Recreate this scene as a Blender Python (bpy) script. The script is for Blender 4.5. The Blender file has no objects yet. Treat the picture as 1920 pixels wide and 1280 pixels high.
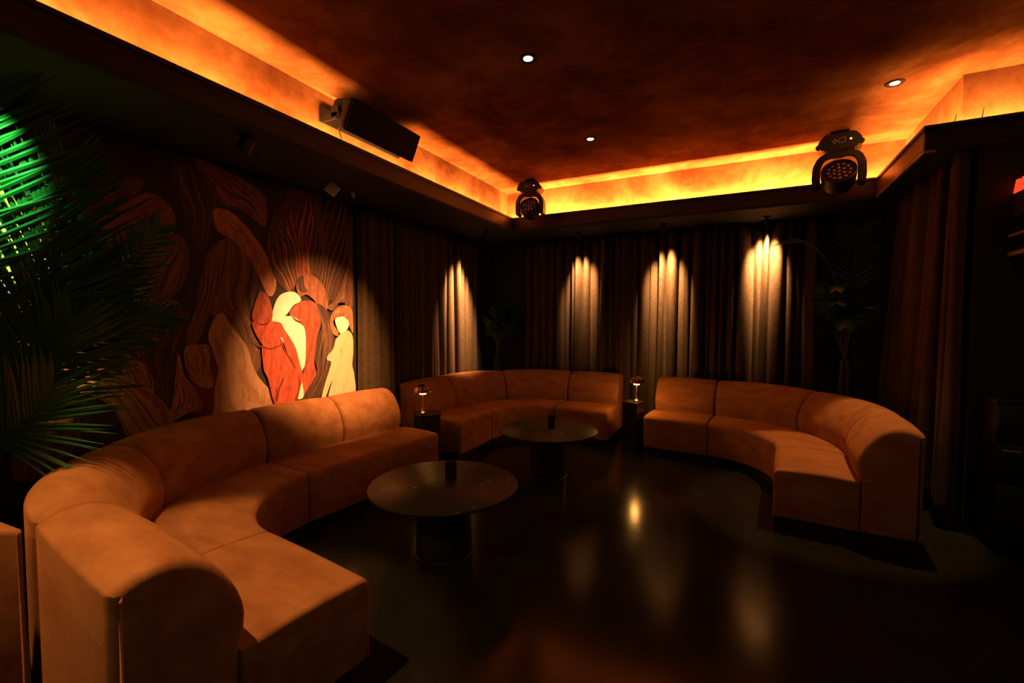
import bpy, bmesh, math, random
from mathutils import Vector, Matrix

# ------------------------------------------------------------------ camera, world, exposure
SC = bpy.context.scene
COL = SC.collection
PI = math.pi
random.seed(11)

cam_data = bpy.data.cameras.new('camera')
cam_data.sensor_width = 36.0
cam_data.lens = 848.0 / 1920.0 * 36.0
cam_data.clip_start = 0.05
cam = bpy.data.objects.new('camera', cam_data)
COL.objects.link(cam)
yaw, pitch, roll = math.radians(26.85), math.radians(2.55), math.radians(0.18)
fw = Vector((-math.sin(yaw) * math.cos(pitch), math.cos(yaw) * math.cos(pitch), -math.sin(pitch)))
rt0 = Vector((math.cos(yaw), math.sin(yaw), 0))
up0 = rt0.cross(fw)
rt = rt0 * math.cos(roll) + up0 * math.sin(roll)
upv = up0 * math.cos(roll) - rt0 * math.sin(roll)
cam.matrix_world = Matrix(((rt.x, upv.x, -fw.x, 0), (rt.y, upv.y, -fw.y, 0), (rt.z, upv.z, -fw.z, 1.5), (0, 0, 0, 1)))
SC.camera = cam

world = bpy.data.worlds.new('world')
SC.world = world
world.use_nodes = True
world.node_tree.nodes['Background'].inputs['Color'].default_value = (0.72, 0.9, 0.62, 1)
world.node_tree.nodes['Background'].inputs['Strength'].default_value = 0.035

SC.view_settings.view_transform = 'Standard'
SC.view_settings.look = 'None'
SC.view_settings.gamma = 1.0
SC.view_settings.use_curve_mapping = False
SC.view_settings.exposure = 0.0

# powers of the room's lamps, all in one place
LED_LEFT, LED_BACK, LED_RIGHT, LED_FRONT = 300.0, 460.0, 52.0, 80.0
LED_COLOR = (1.0, 0.345, 0.085)
WARM = (1.0, 0.50, 0.17)
SPOT_WARM = (1.0, 0.50, 0.22)


def lamp(name, kind, loc, target=None, power=10.0, color=WARM, size=0.05, angle=60, blend=0.6, sx=None, sy=None):
    d = bpy.data.lights.new(name, kind)
    d.energy = power
    d.color = color
    if kind == 'AREA':
        d.shape = 'RECTANGLE'
        d.size, d.size_y = sx, sy
    else:
        d.shadow_soft_size = size
    if kind == 'SPOT':
        d.spot_size = math.radians(angle)
        d.spot_blend = blend
    o = bpy.data.objects.new(name, d)
    COL.objects.link(o)
    o.location = loc
    if target is not None:
        v = Vector(target) - Vector(loc)
        o.rotation_euler = v.to_track_quat('-Z', 'Y').to_euler()
    return o


# LED tape in the ceiling trough (area lamps lying in the trough, shining up)
def trough(name, a, b, power, wall, w=0.02, color=LED_COLOR):
    a, b = Vector(a), Vector(b)
    o = lamp(name, 'AREA', (a + b) / 2, None, power, color, sx=(b - a).length, sy=w)
    d = (b - a).normalized()
    z = -(Vector((0, 0, 1)) + 0.75 * Vector(wall)).normalized()
    m = Matrix((d, z.cross(d), z)).transposed().to_4x4()
    m.translation = (a + b) / 2
    o.matrix_world = m
    return o


trough('led_tape_light_left', (-2.865, -2.4, 2.846), (-2.865, 5.60, 2.846), LED_LEFT, (-1, 0, 0), 0.036)
trough('led_tape_light_back', (-2.86, 5.602, 2.834), (1.20, 5.602, 2.834), LED_BACK, (0, 1, 0), 0.030)
trough('led_tape_light_right', (1.215, 5.60, 2.862), (1.215, 4.32, 2.862), LED_RIGHT, (1, 0, 0), 0.045)
trough('led_tape_light_front', (1.20, 4.335, 2.862), (4.0, 4.335, 2.862), LED_FRONT, (0, 1, 0), 0.045)

# ------------------------------------------------------------------ materials
MATS = {}


def mat(name, color, rough=0.6, metal=0.0, var=None, vscale=6.0, vdetail=6.0, bump=0.0, bscale=80.0,
        sheen=0.0, emit=None, estr=0.0, trans=0.0, coat=0.0, spec=0.5, stretch=None, vrough=0.0):
    if name in MATS:
        return MATS[name]
    m = bpy.data.materials.new(name)
    m.use_nodes = True
    nt = m.node_tree
    b = nt.nodes['Principled BSDF']
    b.inputs['Base Color'].default_value = (*color, 1)
    b.inputs['Roughness'].default_value = rough
    b.inputs['Metallic'].default_value = metal
    b.inputs['Specular IOR Level'].default_value = spec
    b.inputs['Transmission Weight'].default_value = trans
    b.inputs['Coat Weight'].default_value = coat
    if sheen:
        b.inputs['Sheen Weight'].default_value = sheen
        b.inputs['Sheen Roughness'].default_value = 0.4
        b.inputs['Sheen Tint'].default_value = (*[min(1, c * 1.8 + 0.01) for c in color], 1)
    if emit:
        b.inputs['Emission Color'].default_value = (*emit, 1)
        b.inputs['Emission Strength'].default_value = estr
    tc = nt.nodes.new('ShaderNodeTexCoord')
    src = tc.outputs['Object']
    if stretch:
        mp = nt.nodes.new('ShaderNodeMapping')
        mp.inputs['Scale'].default_value = stretch
        nt.links.new(src, mp.inputs['Vector'])
        src = mp.outputs['Vector']
    if var is not None or vrough:
        n = nt.nodes.new('ShaderNodeTexNoise')
        n.inputs['Scale'].default_value = vscale
        n.inputs['Detail'].default_value = vdetail
        n.inputs['Roughness'].default_value = 0.6
        nt.links.new(src, n.inputs['Vector'])
        if var is not None:
            r = nt.nodes.new('ShaderNodeValToRGB')
            r.color_ramp.elements[0].position = 0.33
            r.color_ramp.elements[0].color = (*color, 1)
            r.color_ramp.elements[1].position = 0.68
            r.color_ramp.elements[1].color = (*var, 1)
            nt.links.new(n.outputs['Fac'], r.inputs['Fac'])
            nt.links.new(r.outputs['Color'], b.inputs['Base Color'])
        if vrough:
            mr = nt.nodes.new('ShaderNodeMapRange')
            mr.inputs['To Min'].default_value = rough
            mr.inputs['To Max'].default_value = rough + vrough
            nt.links.new(n.outputs['Fac'], mr.inputs['Value'])
            nt.links.new(mr.outputs['Result'], b.inputs['Roughness'])
    if bump:
        n2 = nt.nodes.new('ShaderNodeTexNoise')
        n2.inputs['Scale'].default_value = bscale
        n2.inputs['Detail'].default_value = 3
        nt.links.new(tc.outputs['Object'], n2.inputs['Vector'])
        bp = nt.nodes.new('ShaderNodeBump')
        bp.inputs['Strength'].default_value = bump
        bp.inputs['Distance'].default_value = 0.01
        nt.links.new(n2.outputs['Fac'], bp.inputs['Height'])
        nt.links.new(bp.outputs['Normal'], b.inputs['Normal'])
    MATS[name] = m
    return m


def painted(name, base, line, scale=9.0, dist=5.0, rot=0.5, fine=0.35, amount=1.0):
    """mural paint: brushed colour with wavy darker strokes, flat print on the panel"""
    if name in MATS:
        return MATS[name]
    m = mat(name, base, rough=0.75)
    nt = m.node_tree
    b = nt.nodes['Principled BSDF']
    tc = nt.nodes.new('ShaderNodeTexCoord')
    mp = nt.nodes.new('ShaderNodeMapping')
    mp.inputs['Rotation'].default_value = (rot, 0, 0)
    nt.links.new(tc.outputs['Object'], mp.inputs['Vector'])
    w = nt.nodes.new('ShaderNodeTexWave')
    w.bands_direction = 'Y'
    w.inputs['Scale'].default_value = scale
    w.inputs['Distortion'].default_value = dist
    w.inputs['Detail'].default_value = 1.5
    w.inputs['Detail Scale'].default_value = 0.6
    nt.links.new(mp.outputs['Vector'], w.inputs['Vector'])
    n = nt.nodes.new('ShaderNodeTexNoise')
    n.inputs['Scale'].default_value = 14
    n.inputs['Detail'].default_value = 8
    mp2 = nt.nodes.new('ShaderNodeMapping')
    mp2.inputs['Scale'].default_value = (1, 3, 1)
    nt.links.new(tc.outputs['Object'], mp2.inputs['Vector'])
    nt.links.new(mp2.outputs['Vector'], n.inputs['Vector'])
    r = nt.nodes.new('ShaderNodeValToRGB')
    r.color_ramp.elements[0].position = 0.05
    r.color_ramp.elements[0].color = (*[base[i] * (1 - amount) + line[i] * amount for i in range(3)], 1)
    r.color_ramp.elements[1].position = 0.45
    r.color_ramp.elements[1].color = (*base, 1)
    nt.links.new(w.outputs['Fac'], r.inputs['Fac'])
    if amount < 0.02:
        r.color_ramp.elements[0].color = (*base, 1)
    mr = nt.nodes.new('ShaderNodeMapRange')
    mr.inputs['From Min'].default_value = 0.25
    mr.inputs['From Max'].default_value = 0.75
    mr.inputs['To Min'].default_value = 1 - fine
    mr.inputs['To Max'].default_value = 1 + fine * 0.5
    nt.links.new(n.outputs['Fac'], mr.inputs['Value'])
    mx = nt.nodes.new('ShaderNodeVectorMath')
    mx.operation = 'SCALE'
    nt.links.new(r.outputs['Color'], mx.inputs[0])
    nt.links.new(mr.outputs['Result'], mx.inputs['Scale'])
    nt.links.new(mx.outputs['Vector'], b.inputs['Base Color'])
    return m


def cloud_paint(name, c0, c1, c2, scale=1.6):
    """limewash: two layers of soft cloudy brushwork"""
    m = mat(name, c1, rough=0.95, spec=0.0)
    nt = m.node_tree
    b = nt.nodes['Principled BSDF']
    tc = nt.nodes.new('ShaderNodeTexCoord')
    n = nt.nodes.new('ShaderNodeTexNoise')
    n.inputs['Scale'].default_value = scale
    n.inputs['Detail'].default_value = 9
    n.inputs['Roughness'].default_value = 0.68
    n.inputs['Distortion'].default_value = 0.25
    nt.links.new(tc.outputs['Object'], n.inputs['Vector'])
    r = nt.nodes.new('ShaderNodeValToRGB')
    e = r.color_ramp.elements
    e[0].position = 0.36
    e[0].color = (*c0, 1)
    e[1].position = 0.66
    e[1].color = (*c2, 1)
    k = e.new(0.5)
    k.color = (*c1, 1)
    nt.links.new(n.outputs['Fac'], r.inputs['Fac'])
    nt.links.new(r.outputs['Color'], b.inputs['Base Color'])
    return m


SOFA = mat('caramel_velvet', (0.265, 0.100, 0.031), rough=0.85, var=(0.40, 0.175, 0.062), vscale=4.0, vdetail=8,
           bump=0.12, bscale=220, sheen=0.35, stretch=(1, 2.2, 3), spec=0.2)
CURT = mat('olive_velvet', (0.055, 0.035, 0.016), rough=0.9, var=(0.09, 0.057, 0.027), vscale=30, vdetail=6, bump=0.25,
           bscale=160, sheen=0.15, spec=0.15)
COVE = cloud_paint('cloudy_orange_limewash', (0.088, 0.033, 0.011), (0.150, 0.066, 0.024), (0.245, 0.125, 0.05), 1.6)
WALLD = mat('near_black_wall_paint', (0.013, 0.014, 0.011), rough=0.85, var=(0.018, 0.019, 0.014), vscale=3, bump=0.1)
FASCIA = mat('dark_brown_stained_wood', (0.022, 0.010, 0.006), rough=0.45, var=(0.034, 0.015, 0.008), vscale=5, stretch=(8, 1, 8))
TRIMW = mat('brown_gloss_trim', (0.42, 0.24, 0.11), rough=0.3)
FASCIA_LIT = mat('lit_brown_stained_wood', (0.07, 0.022, 0.010), rough=0.4, var=(0.10, 0.032, 0.014), vscale=5)  # lighter fascia wood: stronger light on the right put into its colour
SATIN = mat('satin_brass', (0.55, 0.33, 0.12), rough=0.4, metal=0.25)
FLOORM = mat('black_polished_concrete', (0.013, 0.013, 0.009), rough=0.12, var=(0.019, 0.018, 0.012), vscale=2.2, vdetail=9, spec=0.11, vrough=0.10, bump=0.02, bscale=14)
PLINTH = mat('black_plinth', (0.008, 0.008, 0.008), rough=0.7)
BLACKM = mat('black_powder_coated_metal', (0.016, 0.015, 0.014), rough=0.5, bump=0.05, bscale=300)
BLACKG = mat('black_gloss_plastic', (0.012, 0.011, 0.011), rough=0.25)
GRILLE = mat('black_speaker_cloth', (0.006, 0.006, 0.006), rough=0.95, bump=0.3, bscale=500)
GREYB = mat('dark_grey_steel', (0.010, 0.008, 0.007), rough=0.75, spec=0.15)
STEEL = mat('bright_steel', (0.55, 0.52, 0.48), rough=0.3, metal=1.0)
BRASS = mat('brushed_brass', (0.72, 0.47, 0.18), rough=0.28, metal=1.0)
BRONZE = mat('polished_dark_bronze', (0.36, 0.22, 0.10), rough=0.2, metal=1.0)
BULB = mat('warm_glowing_diffuser', (1, 0.8, 0.5), emit=(1.0, 0.47, 0.11), estr=9.0)
LENSG = mat('downlight_glow', (1, 0.9, 0.7), emit=(1.0, 0.72, 0.36), estr=60.0)
LEDRED = mat('red_neon', (1, 0.1, 0.05), emit=(1.0, 0.035, 0.012), estr=2.0)
INDIC = mat('amber_indicator', (1, 0.6, 0.2), emit=(1.0, 0.5, 0.12), estr=3.0)
LEAF = mat('palm_leaf_green', (0.012, 0.060, 0.014), rough=0.38, var=(0.02, 0.095, 0.022), vscale=3)
STEM = mat('palm_stem', (0.06, 0.075, 0.025), rough=0.6)
POT = mat('dark_clay_pot', (0.03, 0.026, 0.022), rough=0.6, bump=0.2, bscale=60)
SOIL = mat('dark_soil', (0.02, 0.014, 0.01), rough=1.0, bump=0.6, bscale=60)
GLASSD = mat('smoked_glass', (0.10, 0.09, 0.085), rough=0.06, trans=0.75, spec=0.5)
WAX = mat('dull_pink_wax', (0.30, 0.16, 0.15), rough=0.6)
WHITEP = mat('off_white_plastic', (0.55, 0.47, 0.36), rough=0.5)
LENSD = mat('dark_lens_glass', (0.42, 0.36, 0.32), rough=0.14, metal=0.8)
MARK = mat('pale_grey_marking', (0.45, 0.40, 0.34), rough=0.6)
CABLE = mat('black_cable', (0.015, 0.013, 0.012), rough=0.6)
LACQ = mat('black_lacquer', (0.010, 0.011, 0.010), rough=0.35)

def marble():
    m = mat('black_gold_veined_marble', (0.036, 0.036, 0.024), rough=0.42, spec=0.22)
    nt = m.node_tree
    b = nt.nodes['Principled BSDF']
    tc = nt.nodes.new('ShaderNodeTexCoord')
    n = nt.nodes.new('ShaderNodeTexNoise')
    n.inputs['Scale'].default_value = 3.2
    n.inputs['Detail'].default_value = 8
    n.inputs['Distortion'].default_value = 2.2
    nt.links.new(tc.outputs['Object'], n.inputs['Vector'])
    r = nt.nodes.new('ShaderNodeValToRGB')
    e = r.color_ramp.elements
    e[0].position, e[0].color = 0.492, (0.036, 0.036, 0.024, 1)
    e[1].position, e[1].color = 0.515, (0.036, 0.036, 0.024, 1)
    k = e.new(0.503)
    k.color = (0.62, 0.48, 0.28, 1)
    nt.links.new(n.outputs['Fac'], r.inputs['Fac'])
    n2 = nt.nodes.new('ShaderNodeTexNoise')
    n2.inputs['Scale'].default_value = 2.1
    n2.inputs['Detail'].default_value = 3
    nt.links.new(tc.outputs['Object'], n2.inputs['Vector'])
    r2 = nt.nodes.new('ShaderNodeValToRGB')
    r2.color_ramp.elements[0].position = 0.48
    r2.color_ramp.elements[1].position = 0.56
    nt.links.new(n2.outputs['Fac'], r2.inputs['Fac'])
    mx = nt.nodes.new('ShaderNodeMixRGB')
    mx.inputs['Color1'].default_value = (0.036, 0.036, 0.024, 1)
    nt.links.new(r2.outputs['Color'], mx.inputs['Fac'])
    nt.links.new(r.outputs['Color'], mx.inputs['Color2'])
    nt.links.new(mx.outputs['Color'], b.inputs['Base Color'])
    return m


MARBLE = marble()

# ------------------------------------------------------------------ mesh helpers


def link_bm(name, bm, m, parent=None, smooth=True, sharp=38, mats=None):
    me = bpy.data.meshes.new(name)
    bm.normal_update()
    bm.to_mesh(me)
    bm.free()
    for mm in (mats or [m]):
        me.materials.append(mm)
    if smooth:
        me.polygons.foreach_set('use_smooth', [True] * len(me.polygons))
        me.set_sharp_from_angle(angle=math.radians(sharp))
    o = bpy.data.objects.new(name, me)
    COL.objects.link(o)
    if parent is not None:
        o.parent = parent
    return o


def empty(name, loc, label, cat, group=None, rz=0.0):
    o = bpy.data.objects.new(name, None)
    o.empty_display_size = 0.1
    COL.objects.link(o)
    o.location = loc
    o.rotation_euler = (0, 0, rz)
    return tag(o, label, cat, group)


def tag(o, label, cat, group=None):
    o['label'] = label
    o['category'] = cat
    if group:
        o['group'] = group
    return o


def struct(o):
    o['kind'] = 'structure'
    return o


def copy_tree(o, parent=None):
    c = o.copy()
    COL.objects.link(c)
    if parent is not None:
        c.parent = parent
    for ch in list(o.children):
        copy_tree(ch, c)
    return c


def bx(bm, x0, y0, z0, x1, y1, z1, M=None, bev=0.0):
    vs = [bm.verts.new((x, y, z)) for x in (x0, x1) for y in (y0, y1) for z in (z0, z1)]
    F = [(0, 1, 3, 2), (4, 6, 7, 5), (0, 4, 5, 1), (2, 3, 7, 6), (0, 2, 6, 4), (1, 5, 7, 3)]
    fs = [bm.faces.new([vs[i] for i in f]) for f in F]
    if bev:
        es = list({e for f in fs for e in f.edges})
        r = bmesh.ops.bevel(bm, geom=es, offset=bev, segments=2, profile=0.5, affect='EDGES')
        vs = list({v for f in r['faces'] for v in f.verts} | {v for v in vs if v.is_valid})
    if M is not None:
        bmesh.ops.transform(bm, matrix=M, verts=[v for v in vs if v.is_valid])
    return vs


def box_obj(name, a, b, m, parent=None, bev=0.0):
    bm = bmesh.new()
    bx(bm, *a, *b, bev=bev)
    return link_bm(name, bm, m, parent, smooth=bool(bev))


def lathe(bm, prof, seg=32, M=None, cap=True, flute=0.0, nfl=0):
    rings = []
    for r, z in prof:
        ring = []
        for i in range(seg):
            a = 2 * PI * i / seg
            rr = r * (1 + flute * math.cos(a * nfl)) if nfl else r
            ring.append(bm.verts.new((rr * math.cos(a), rr * math.sin(a), z)))
        rings.append(ring)
    for k in range(len(rings) - 1):
        for i in range(seg):
            j = (i + 1) % seg
            bm.faces.new((rings[k][i], rings[k][j], rings[k + 1][j], rings[k + 1][i]))
    if cap:
        bm.faces.new(rings[0][::-1])
        bm.faces.new(rings[-1])
    vs = [v for r in rings for v in r]
    if M is not None:
        bmesh.ops.transform(bm, matrix=M, verts=vs)
    return vs


def tube(bm, pts, r0, r1=None, seg=8):
    r1 = r0 if r1 is None else r1
    pts = [Vector(p) for p in pts]
    rings = []
    n = len(pts)
    ref = Vector((0.13, 0.31, 0.94))
    for i, p in enumerate(pts):
        t = (pts[min(i + 1, n - 1)] - pts[max(i - 1, 0)]).normalized()
        a = t.cross(ref)
        if a.length < 1e-3:
            a = t.cross(Vector((1, 0, 0)))
        a.normalize()
        b = t.cross(a)
        r = r0 + (r1 - r0) * i / max(1, n - 1)
        rings.append([bm.verts.new(p + (a * math.cos(2 * PI * k / seg) + b * math.sin(2 * PI * k / seg)) * r) for k in range(seg)])
    for i in range(n - 1):
        for k in range(seg):
            j = (k + 1) % seg
            bm.faces.new((rings[i][k], rings[i][j], rings[i + 1][j], rings[i + 1][k]))
    bm.faces.new(rings[0][::-1])
    bm.faces.new(rings[-1])


def look(loc, d, upz=Vector((0, 0, 1))):
    """matrix with local -Y axis along d"""
    y = -Vector(d).normalized()
    x = y.cross(upz).normalized()
    z = x.cross(y)
    m = Matrix((x, y, z)).transposed().to_4x4()
    m.translation = Vector(loc)
    return m


# ------------------------------------------------------------------ outlines and frond points drawn in image pixels, then projected (metres: wall y, z / world x, y, z)
MURAL = [
    ('umber', [(1.203, 2.344), (1.349, 2.314), (1.529, 2.43), (1.626, 2.436), (1.605, 2.353), (1.538, 2.274), (1.412, 2.225), (1.293, 2.147), (1.184, 2.092)]),
    ('rust', [(1.218, 2.068), (1.332, 2.161), (1.495, 2.237), (1.636, 2.354), (1.733, 2.342), (1.807, 2.263), (1.81, 2.136), (1.731, 2.027), (1.612, 1.952), (1.514, 1.831), (1.431, 1.941), (1.314, 1.983), (1.21, 1.947)]),
    ('umber', [(1.634, 1.969), (1.816, 2.107), (1.901, 2.006), (1.878, 1.811), (1.763, 1.651), (1.602, 1.601), (1.516, 1.692), (1.555, 1.835)]),
    ('dark', [(1.849, 2.696), (1.98, 2.681), (2.103, 2.579), (2.142, 2.387), (2.081, 2.193), (2.016, 2.054), (1.963, 2.03), (1.907, 2.123), (1.849, 2.321), (1.8, 2.514)]),
    ('rust', [(1.944, 2.7), (2.125, 2.678), (2.324, 2.628), (2.478, 2.565), (2.517, 2.428), (2.495, 2.294), (2.407, 2.33), (2.292, 2.387), (2.158, 2.391), (2.073, 2.503)]),
    ('umber', [(2.038, 2.025), (2.193, 2.151), (2.355, 2.069), (2.424, 1.881), (2.381, 1.613), (2.435, 1.324), (2.421, 1.109), (2.341, 1.055), (2.247, 1.211), (2.135, 1.461), (2.026, 1.562), (1.946, 1.659), (1.988, 1.86)]),
    ('terra', [(2.077, 2.328), (2.165, 2.364), (2.29, 2.298), (2.44, 2.147), (2.556, 1.961), (2.588, 1.818), (2.556, 1.719), (2.502, 1.721), (2.451, 1.825), (2.354, 2.004), (2.234, 2.128), (2.105, 2.189)]),
    ('dark', [(1.547, 1.358), (1.581, 1.5), (1.665, 1.61), (1.776, 1.64), (1.872, 1.579), (1.89, 1.462), (1.836, 1.309), (1.776, 1.14), (1.744, 0.935), (1.697, 0.791), (1.633, 0.804), (1.647, 0.987), (1.626, 1.136), (1.555, 1.215)]),
    ('rust', [(1.541, 1.323), (1.569, 1.479), (1.645, 1.595), (1.763, 1.644), (1.837, 1.609), (1.76, 1.546), (1.7, 1.501), (1.679, 1.42), (1.696, 1.353), (1.644, 1.318), (1.595, 1.335), (1.574, 1.242)]),
    ('umber', [(2.062, 2.045), (2.114, 1.913), (2.093, 1.728), (2.026, 1.542), (1.945, 1.343), (1.872, 1.322), (1.867, 1.416), (1.914, 1.541), (1.962, 1.72), (1.997, 1.901)]),
    ('deepred', [(2.035, 1.278), (2.082, 1.131), (2.058, 0.969), (2.054, 0.783), (1.93, 0.765), (1.892, 0.991), (1.94, 1.144)]),
    ('sand', [(2.064, 1.518), (2.129, 1.552), (2.193, 1.452), (2.31, 1.294), (2.369, 1.105), (2.442, 0.981), (2.576, 0.815), (2.581, 0.57), (2.051, 0.68), (2.047, 0.838), (2.055, 0.986), (2.082, 1.123), (2.042, 1.274), (2.014, 1.381)]),
    ('sandstripe', [(1.85, 1.3), (1.945, 1.319), (2.02, 1.3), (2.023, 1.137), (2.048, 1.019), (2.004, 0.984), (1.915, 1.035), (1.86, 1.128)]),
    ('sandstripe', [(1.807, 1.256), (1.842, 1.114), (1.914, 0.988), (1.956, 0.878), (1.939, 0.832), (1.851, 0.82), (1.74, 0.783), (1.772, 0.988)]),
    ('sandstripe', [(1.456, 1.292), (1.516, 1.275), (1.603, 1.193), (1.647, 1.079), (1.64, 0.958), (1.567, 0.991), (1.498, 1.072)]),
    ('sandstripe', [(1.192, 1.206), (1.286, 1.224), (1.435, 1.163), (1.593, 1.038), (1.698, 0.934), (1.754, 0.811), (1.736, 0.631), (1.522, 0.682), (1.457, 0.832), (1.404, 0.953), (1.306, 1.036), (1.197, 1.077)]),
    ('umber', [(1.053, 1.134), (1.164, 1.072), (1.255, 0.879), (1.241, 0.75), (1.15, 0.628), (1.035, 0.584), (0.953, 0.67)]),
    ('litwall', [(0.849, 2.217), (1.046, 2.256), (1.155, 2.117), (1.175, 1.874), (1.136, 1.669), (1.064, 1.498), (0.939, 1.469), (0.825, 1.497)]),  # pale patch painted in for the lamp-lit wall behind the palm
    ('red', [(0.981, 1.542), (1.034, 1.63), (1.072, 1.613), (1.044, 1.528), (0.996, 1.486)]),
    ('sand', [(0.976, 1.38), (1.052, 1.462), (1.117, 1.498), (1.082, 1.376), (1.015, 1.304)]),
    ('deepred', [(2.698, 2.629), (2.829, 2.729), (3.001, 2.745), (3.079, 2.665), (3.033, 2.515), (2.857, 2.458), (2.742, 2.491)]),
    ('fanground', [(2.508, 2.225), (2.718, 2.578), (3.059, 2.595), (3.314, 2.468), (3.459, 2.387), (3.446, 1.562), (3.232, 1.639), (3.044, 1.811), (2.811, 1.844), (2.727, 1.752), (2.574, 1.872)]),
    ('rust', [(2.702, 1.751), (2.678, 1.807), (2.657, 1.863), (2.629, 1.918), (2.592, 1.971), (2.555, 2.022), (2.528, 2.075), (2.519, 2.129), (2.524, 2.185), (2.529, 2.186), (2.535, 2.131), (2.543, 2.077), (2.568, 2.024), (2.605, 1.972), (2.64, 1.919), (2.667, 1.864), (2.687, 1.808), (2.709, 1.751)]),
    ('dark', [(2.713, 1.751), (2.691, 1.813), (2.67, 1.874), (2.641, 1.933), (2.605, 1.99), (2.571, 2.047), (2.552, 2.105), (2.547, 2.165), (2.55, 2.225), (2.555, 2.226), (2.561, 2.167), (2.564, 2.107), (2.583, 2.049), (2.616, 1.992), (2.651, 1.934), (2.679, 1.874), (2.699, 1.813), (2.719, 1.752)]),
    ('terra', [(2.713, 1.766), (2.692, 1.809), (2.669, 1.852), (2.639, 1.894), (2.603, 1.934), (2.572, 1.974), (2.555, 2.016), (2.552, 2.058), (2.554, 2.102), (2.559, 2.102), (2.568, 2.06), (2.57, 2.017), (2.586, 1.976), (2.615, 1.935), (2.65, 1.895), (2.68, 1.853), (2.701, 1.81), (2.721, 1.766)]),
    ('rust', [(2.725, 1.781), (2.706, 1.842), (2.682, 1.902), (2.651, 1.96), (2.619, 2.017), (2.597, 2.075), (2.589, 2.134), (2.587, 2.194), (2.582, 2.253), (2.588, 2.254), (2.604, 2.197), (2.604, 2.137), (2.611, 2.077), (2.631, 2.019), (2.662, 1.961), (2.692, 1.903), (2.715, 1.842), (2.733, 1.781)]),
    ('rust', [(2.737, 1.795), (2.718, 1.843), (2.692, 1.89), (2.662, 1.935), (2.636, 1.98), (2.622, 2.027), (2.619, 2.074), (2.614, 2.121), (2.599, 2.166), (2.604, 2.167), (2.631, 2.123), (2.635, 2.076), (2.636, 2.028), (2.649, 1.982), (2.674, 1.936), (2.703, 1.891), (2.727, 1.844), (2.744, 1.796)]),
    ('dark', [(2.748, 1.796), (2.73, 1.849), (2.704, 1.9), (2.676, 1.951), (2.655, 2.001), (2.646, 2.053), (2.645, 2.105), (2.636, 2.156), (2.614, 2.205), (2.618, 2.206), (2.651, 2.158), (2.658, 2.107), (2.658, 2.054), (2.666, 2.002), (2.686, 1.952), (2.713, 1.901), (2.737, 1.849), (2.755, 1.797)]),
    ('rust', [(2.749, 1.809), (2.73, 1.875), (2.705, 1.938), (2.678, 2.001), (2.659, 2.064), (2.653, 2.128), (2.652, 2.193), (2.64, 2.255), (2.614, 2.315), (2.62, 2.316), (2.657, 2.258), (2.667, 2.195), (2.668, 2.13), (2.672, 2.066), (2.69, 2.002), (2.715, 1.939), (2.739, 1.875), (2.756, 1.81)]),
    ('terra', [(2.76, 1.823), (2.741, 1.874), (2.716, 1.925), (2.695, 1.975), (2.683, 2.026), (2.681, 2.078), (2.676, 2.129), (2.654, 2.178), (2.622, 2.224), (2.627, 2.225), (2.672, 2.18), (2.692, 2.131), (2.695, 2.08), (2.696, 2.028), (2.706, 1.976), (2.727, 1.926), (2.75, 1.875), (2.768, 1.823)]),
    ('rust', [(2.772, 1.835), (2.753, 1.904), (2.732, 1.972), (2.716, 2.04), (2.711, 2.109), (2.709, 2.178), (2.698, 2.246), (2.669, 2.309), (2.635, 2.371), (2.641, 2.372), (2.686, 2.313), (2.714, 2.249), (2.724, 2.181), (2.724, 2.111), (2.728, 2.042), (2.742, 1.973), (2.762, 1.905), (2.78, 1.836)]),
    ('dark', [(2.784, 1.836), (2.765, 1.91), (2.746, 1.983), (2.735, 2.057), (2.733, 2.131), (2.73, 2.205), (2.715, 2.277), (2.682, 2.344), (2.65, 2.411), (2.655, 2.412), (2.697, 2.347), (2.728, 2.279), (2.743, 2.207), (2.744, 2.133), (2.745, 2.058), (2.755, 1.984), (2.773, 1.911), (2.79, 1.836)]),
    ('rust', [(2.784, 1.846), (2.765, 1.902), (2.747, 1.957), (2.738, 2.013), (2.736, 2.069), (2.731, 2.125), (2.711, 2.178), (2.677, 2.228), (2.647, 2.278), (2.653, 2.279), (2.694, 2.231), (2.728, 2.18), (2.746, 2.127), (2.749, 2.071), (2.75, 2.014), (2.758, 1.958), (2.774, 1.903), (2.792, 1.847)]),
    ('rust', [(2.796, 1.856), (2.779, 1.93), (2.766, 2.003), (2.762, 2.076), (2.761, 2.15), (2.75, 2.223), (2.725, 2.292), (2.69, 2.358), (2.671, 2.427), (2.677, 2.428), (2.708, 2.362), (2.741, 2.295), (2.765, 2.225), (2.774, 2.152), (2.774, 2.078), (2.777, 2.004), (2.788, 1.93), (2.804, 1.857)]),
    ('terra', [(2.808, 1.865), (2.793, 1.925), (2.785, 1.985), (2.783, 2.046), (2.779, 2.106), (2.763, 2.164), (2.733, 2.22), (2.704, 2.275), (2.698, 2.333), (2.704, 2.334), (2.722, 2.278), (2.75, 2.223), (2.778, 2.167), (2.793, 2.108), (2.796, 2.047), (2.796, 1.986), (2.803, 1.926), (2.816, 1.865)]),
    ('dark', [(2.82, 1.866), (2.807, 1.931), (2.802, 1.997), (2.802, 2.062), (2.796, 2.127), (2.777, 2.19), (2.748, 2.251), (2.724, 2.311), (2.727, 2.376), (2.731, 2.377), (2.739, 2.314), (2.762, 2.253), (2.789, 2.192), (2.807, 2.129), (2.812, 2.064), (2.811, 1.998), (2.815, 1.932), (2.826, 1.866)]),
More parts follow.
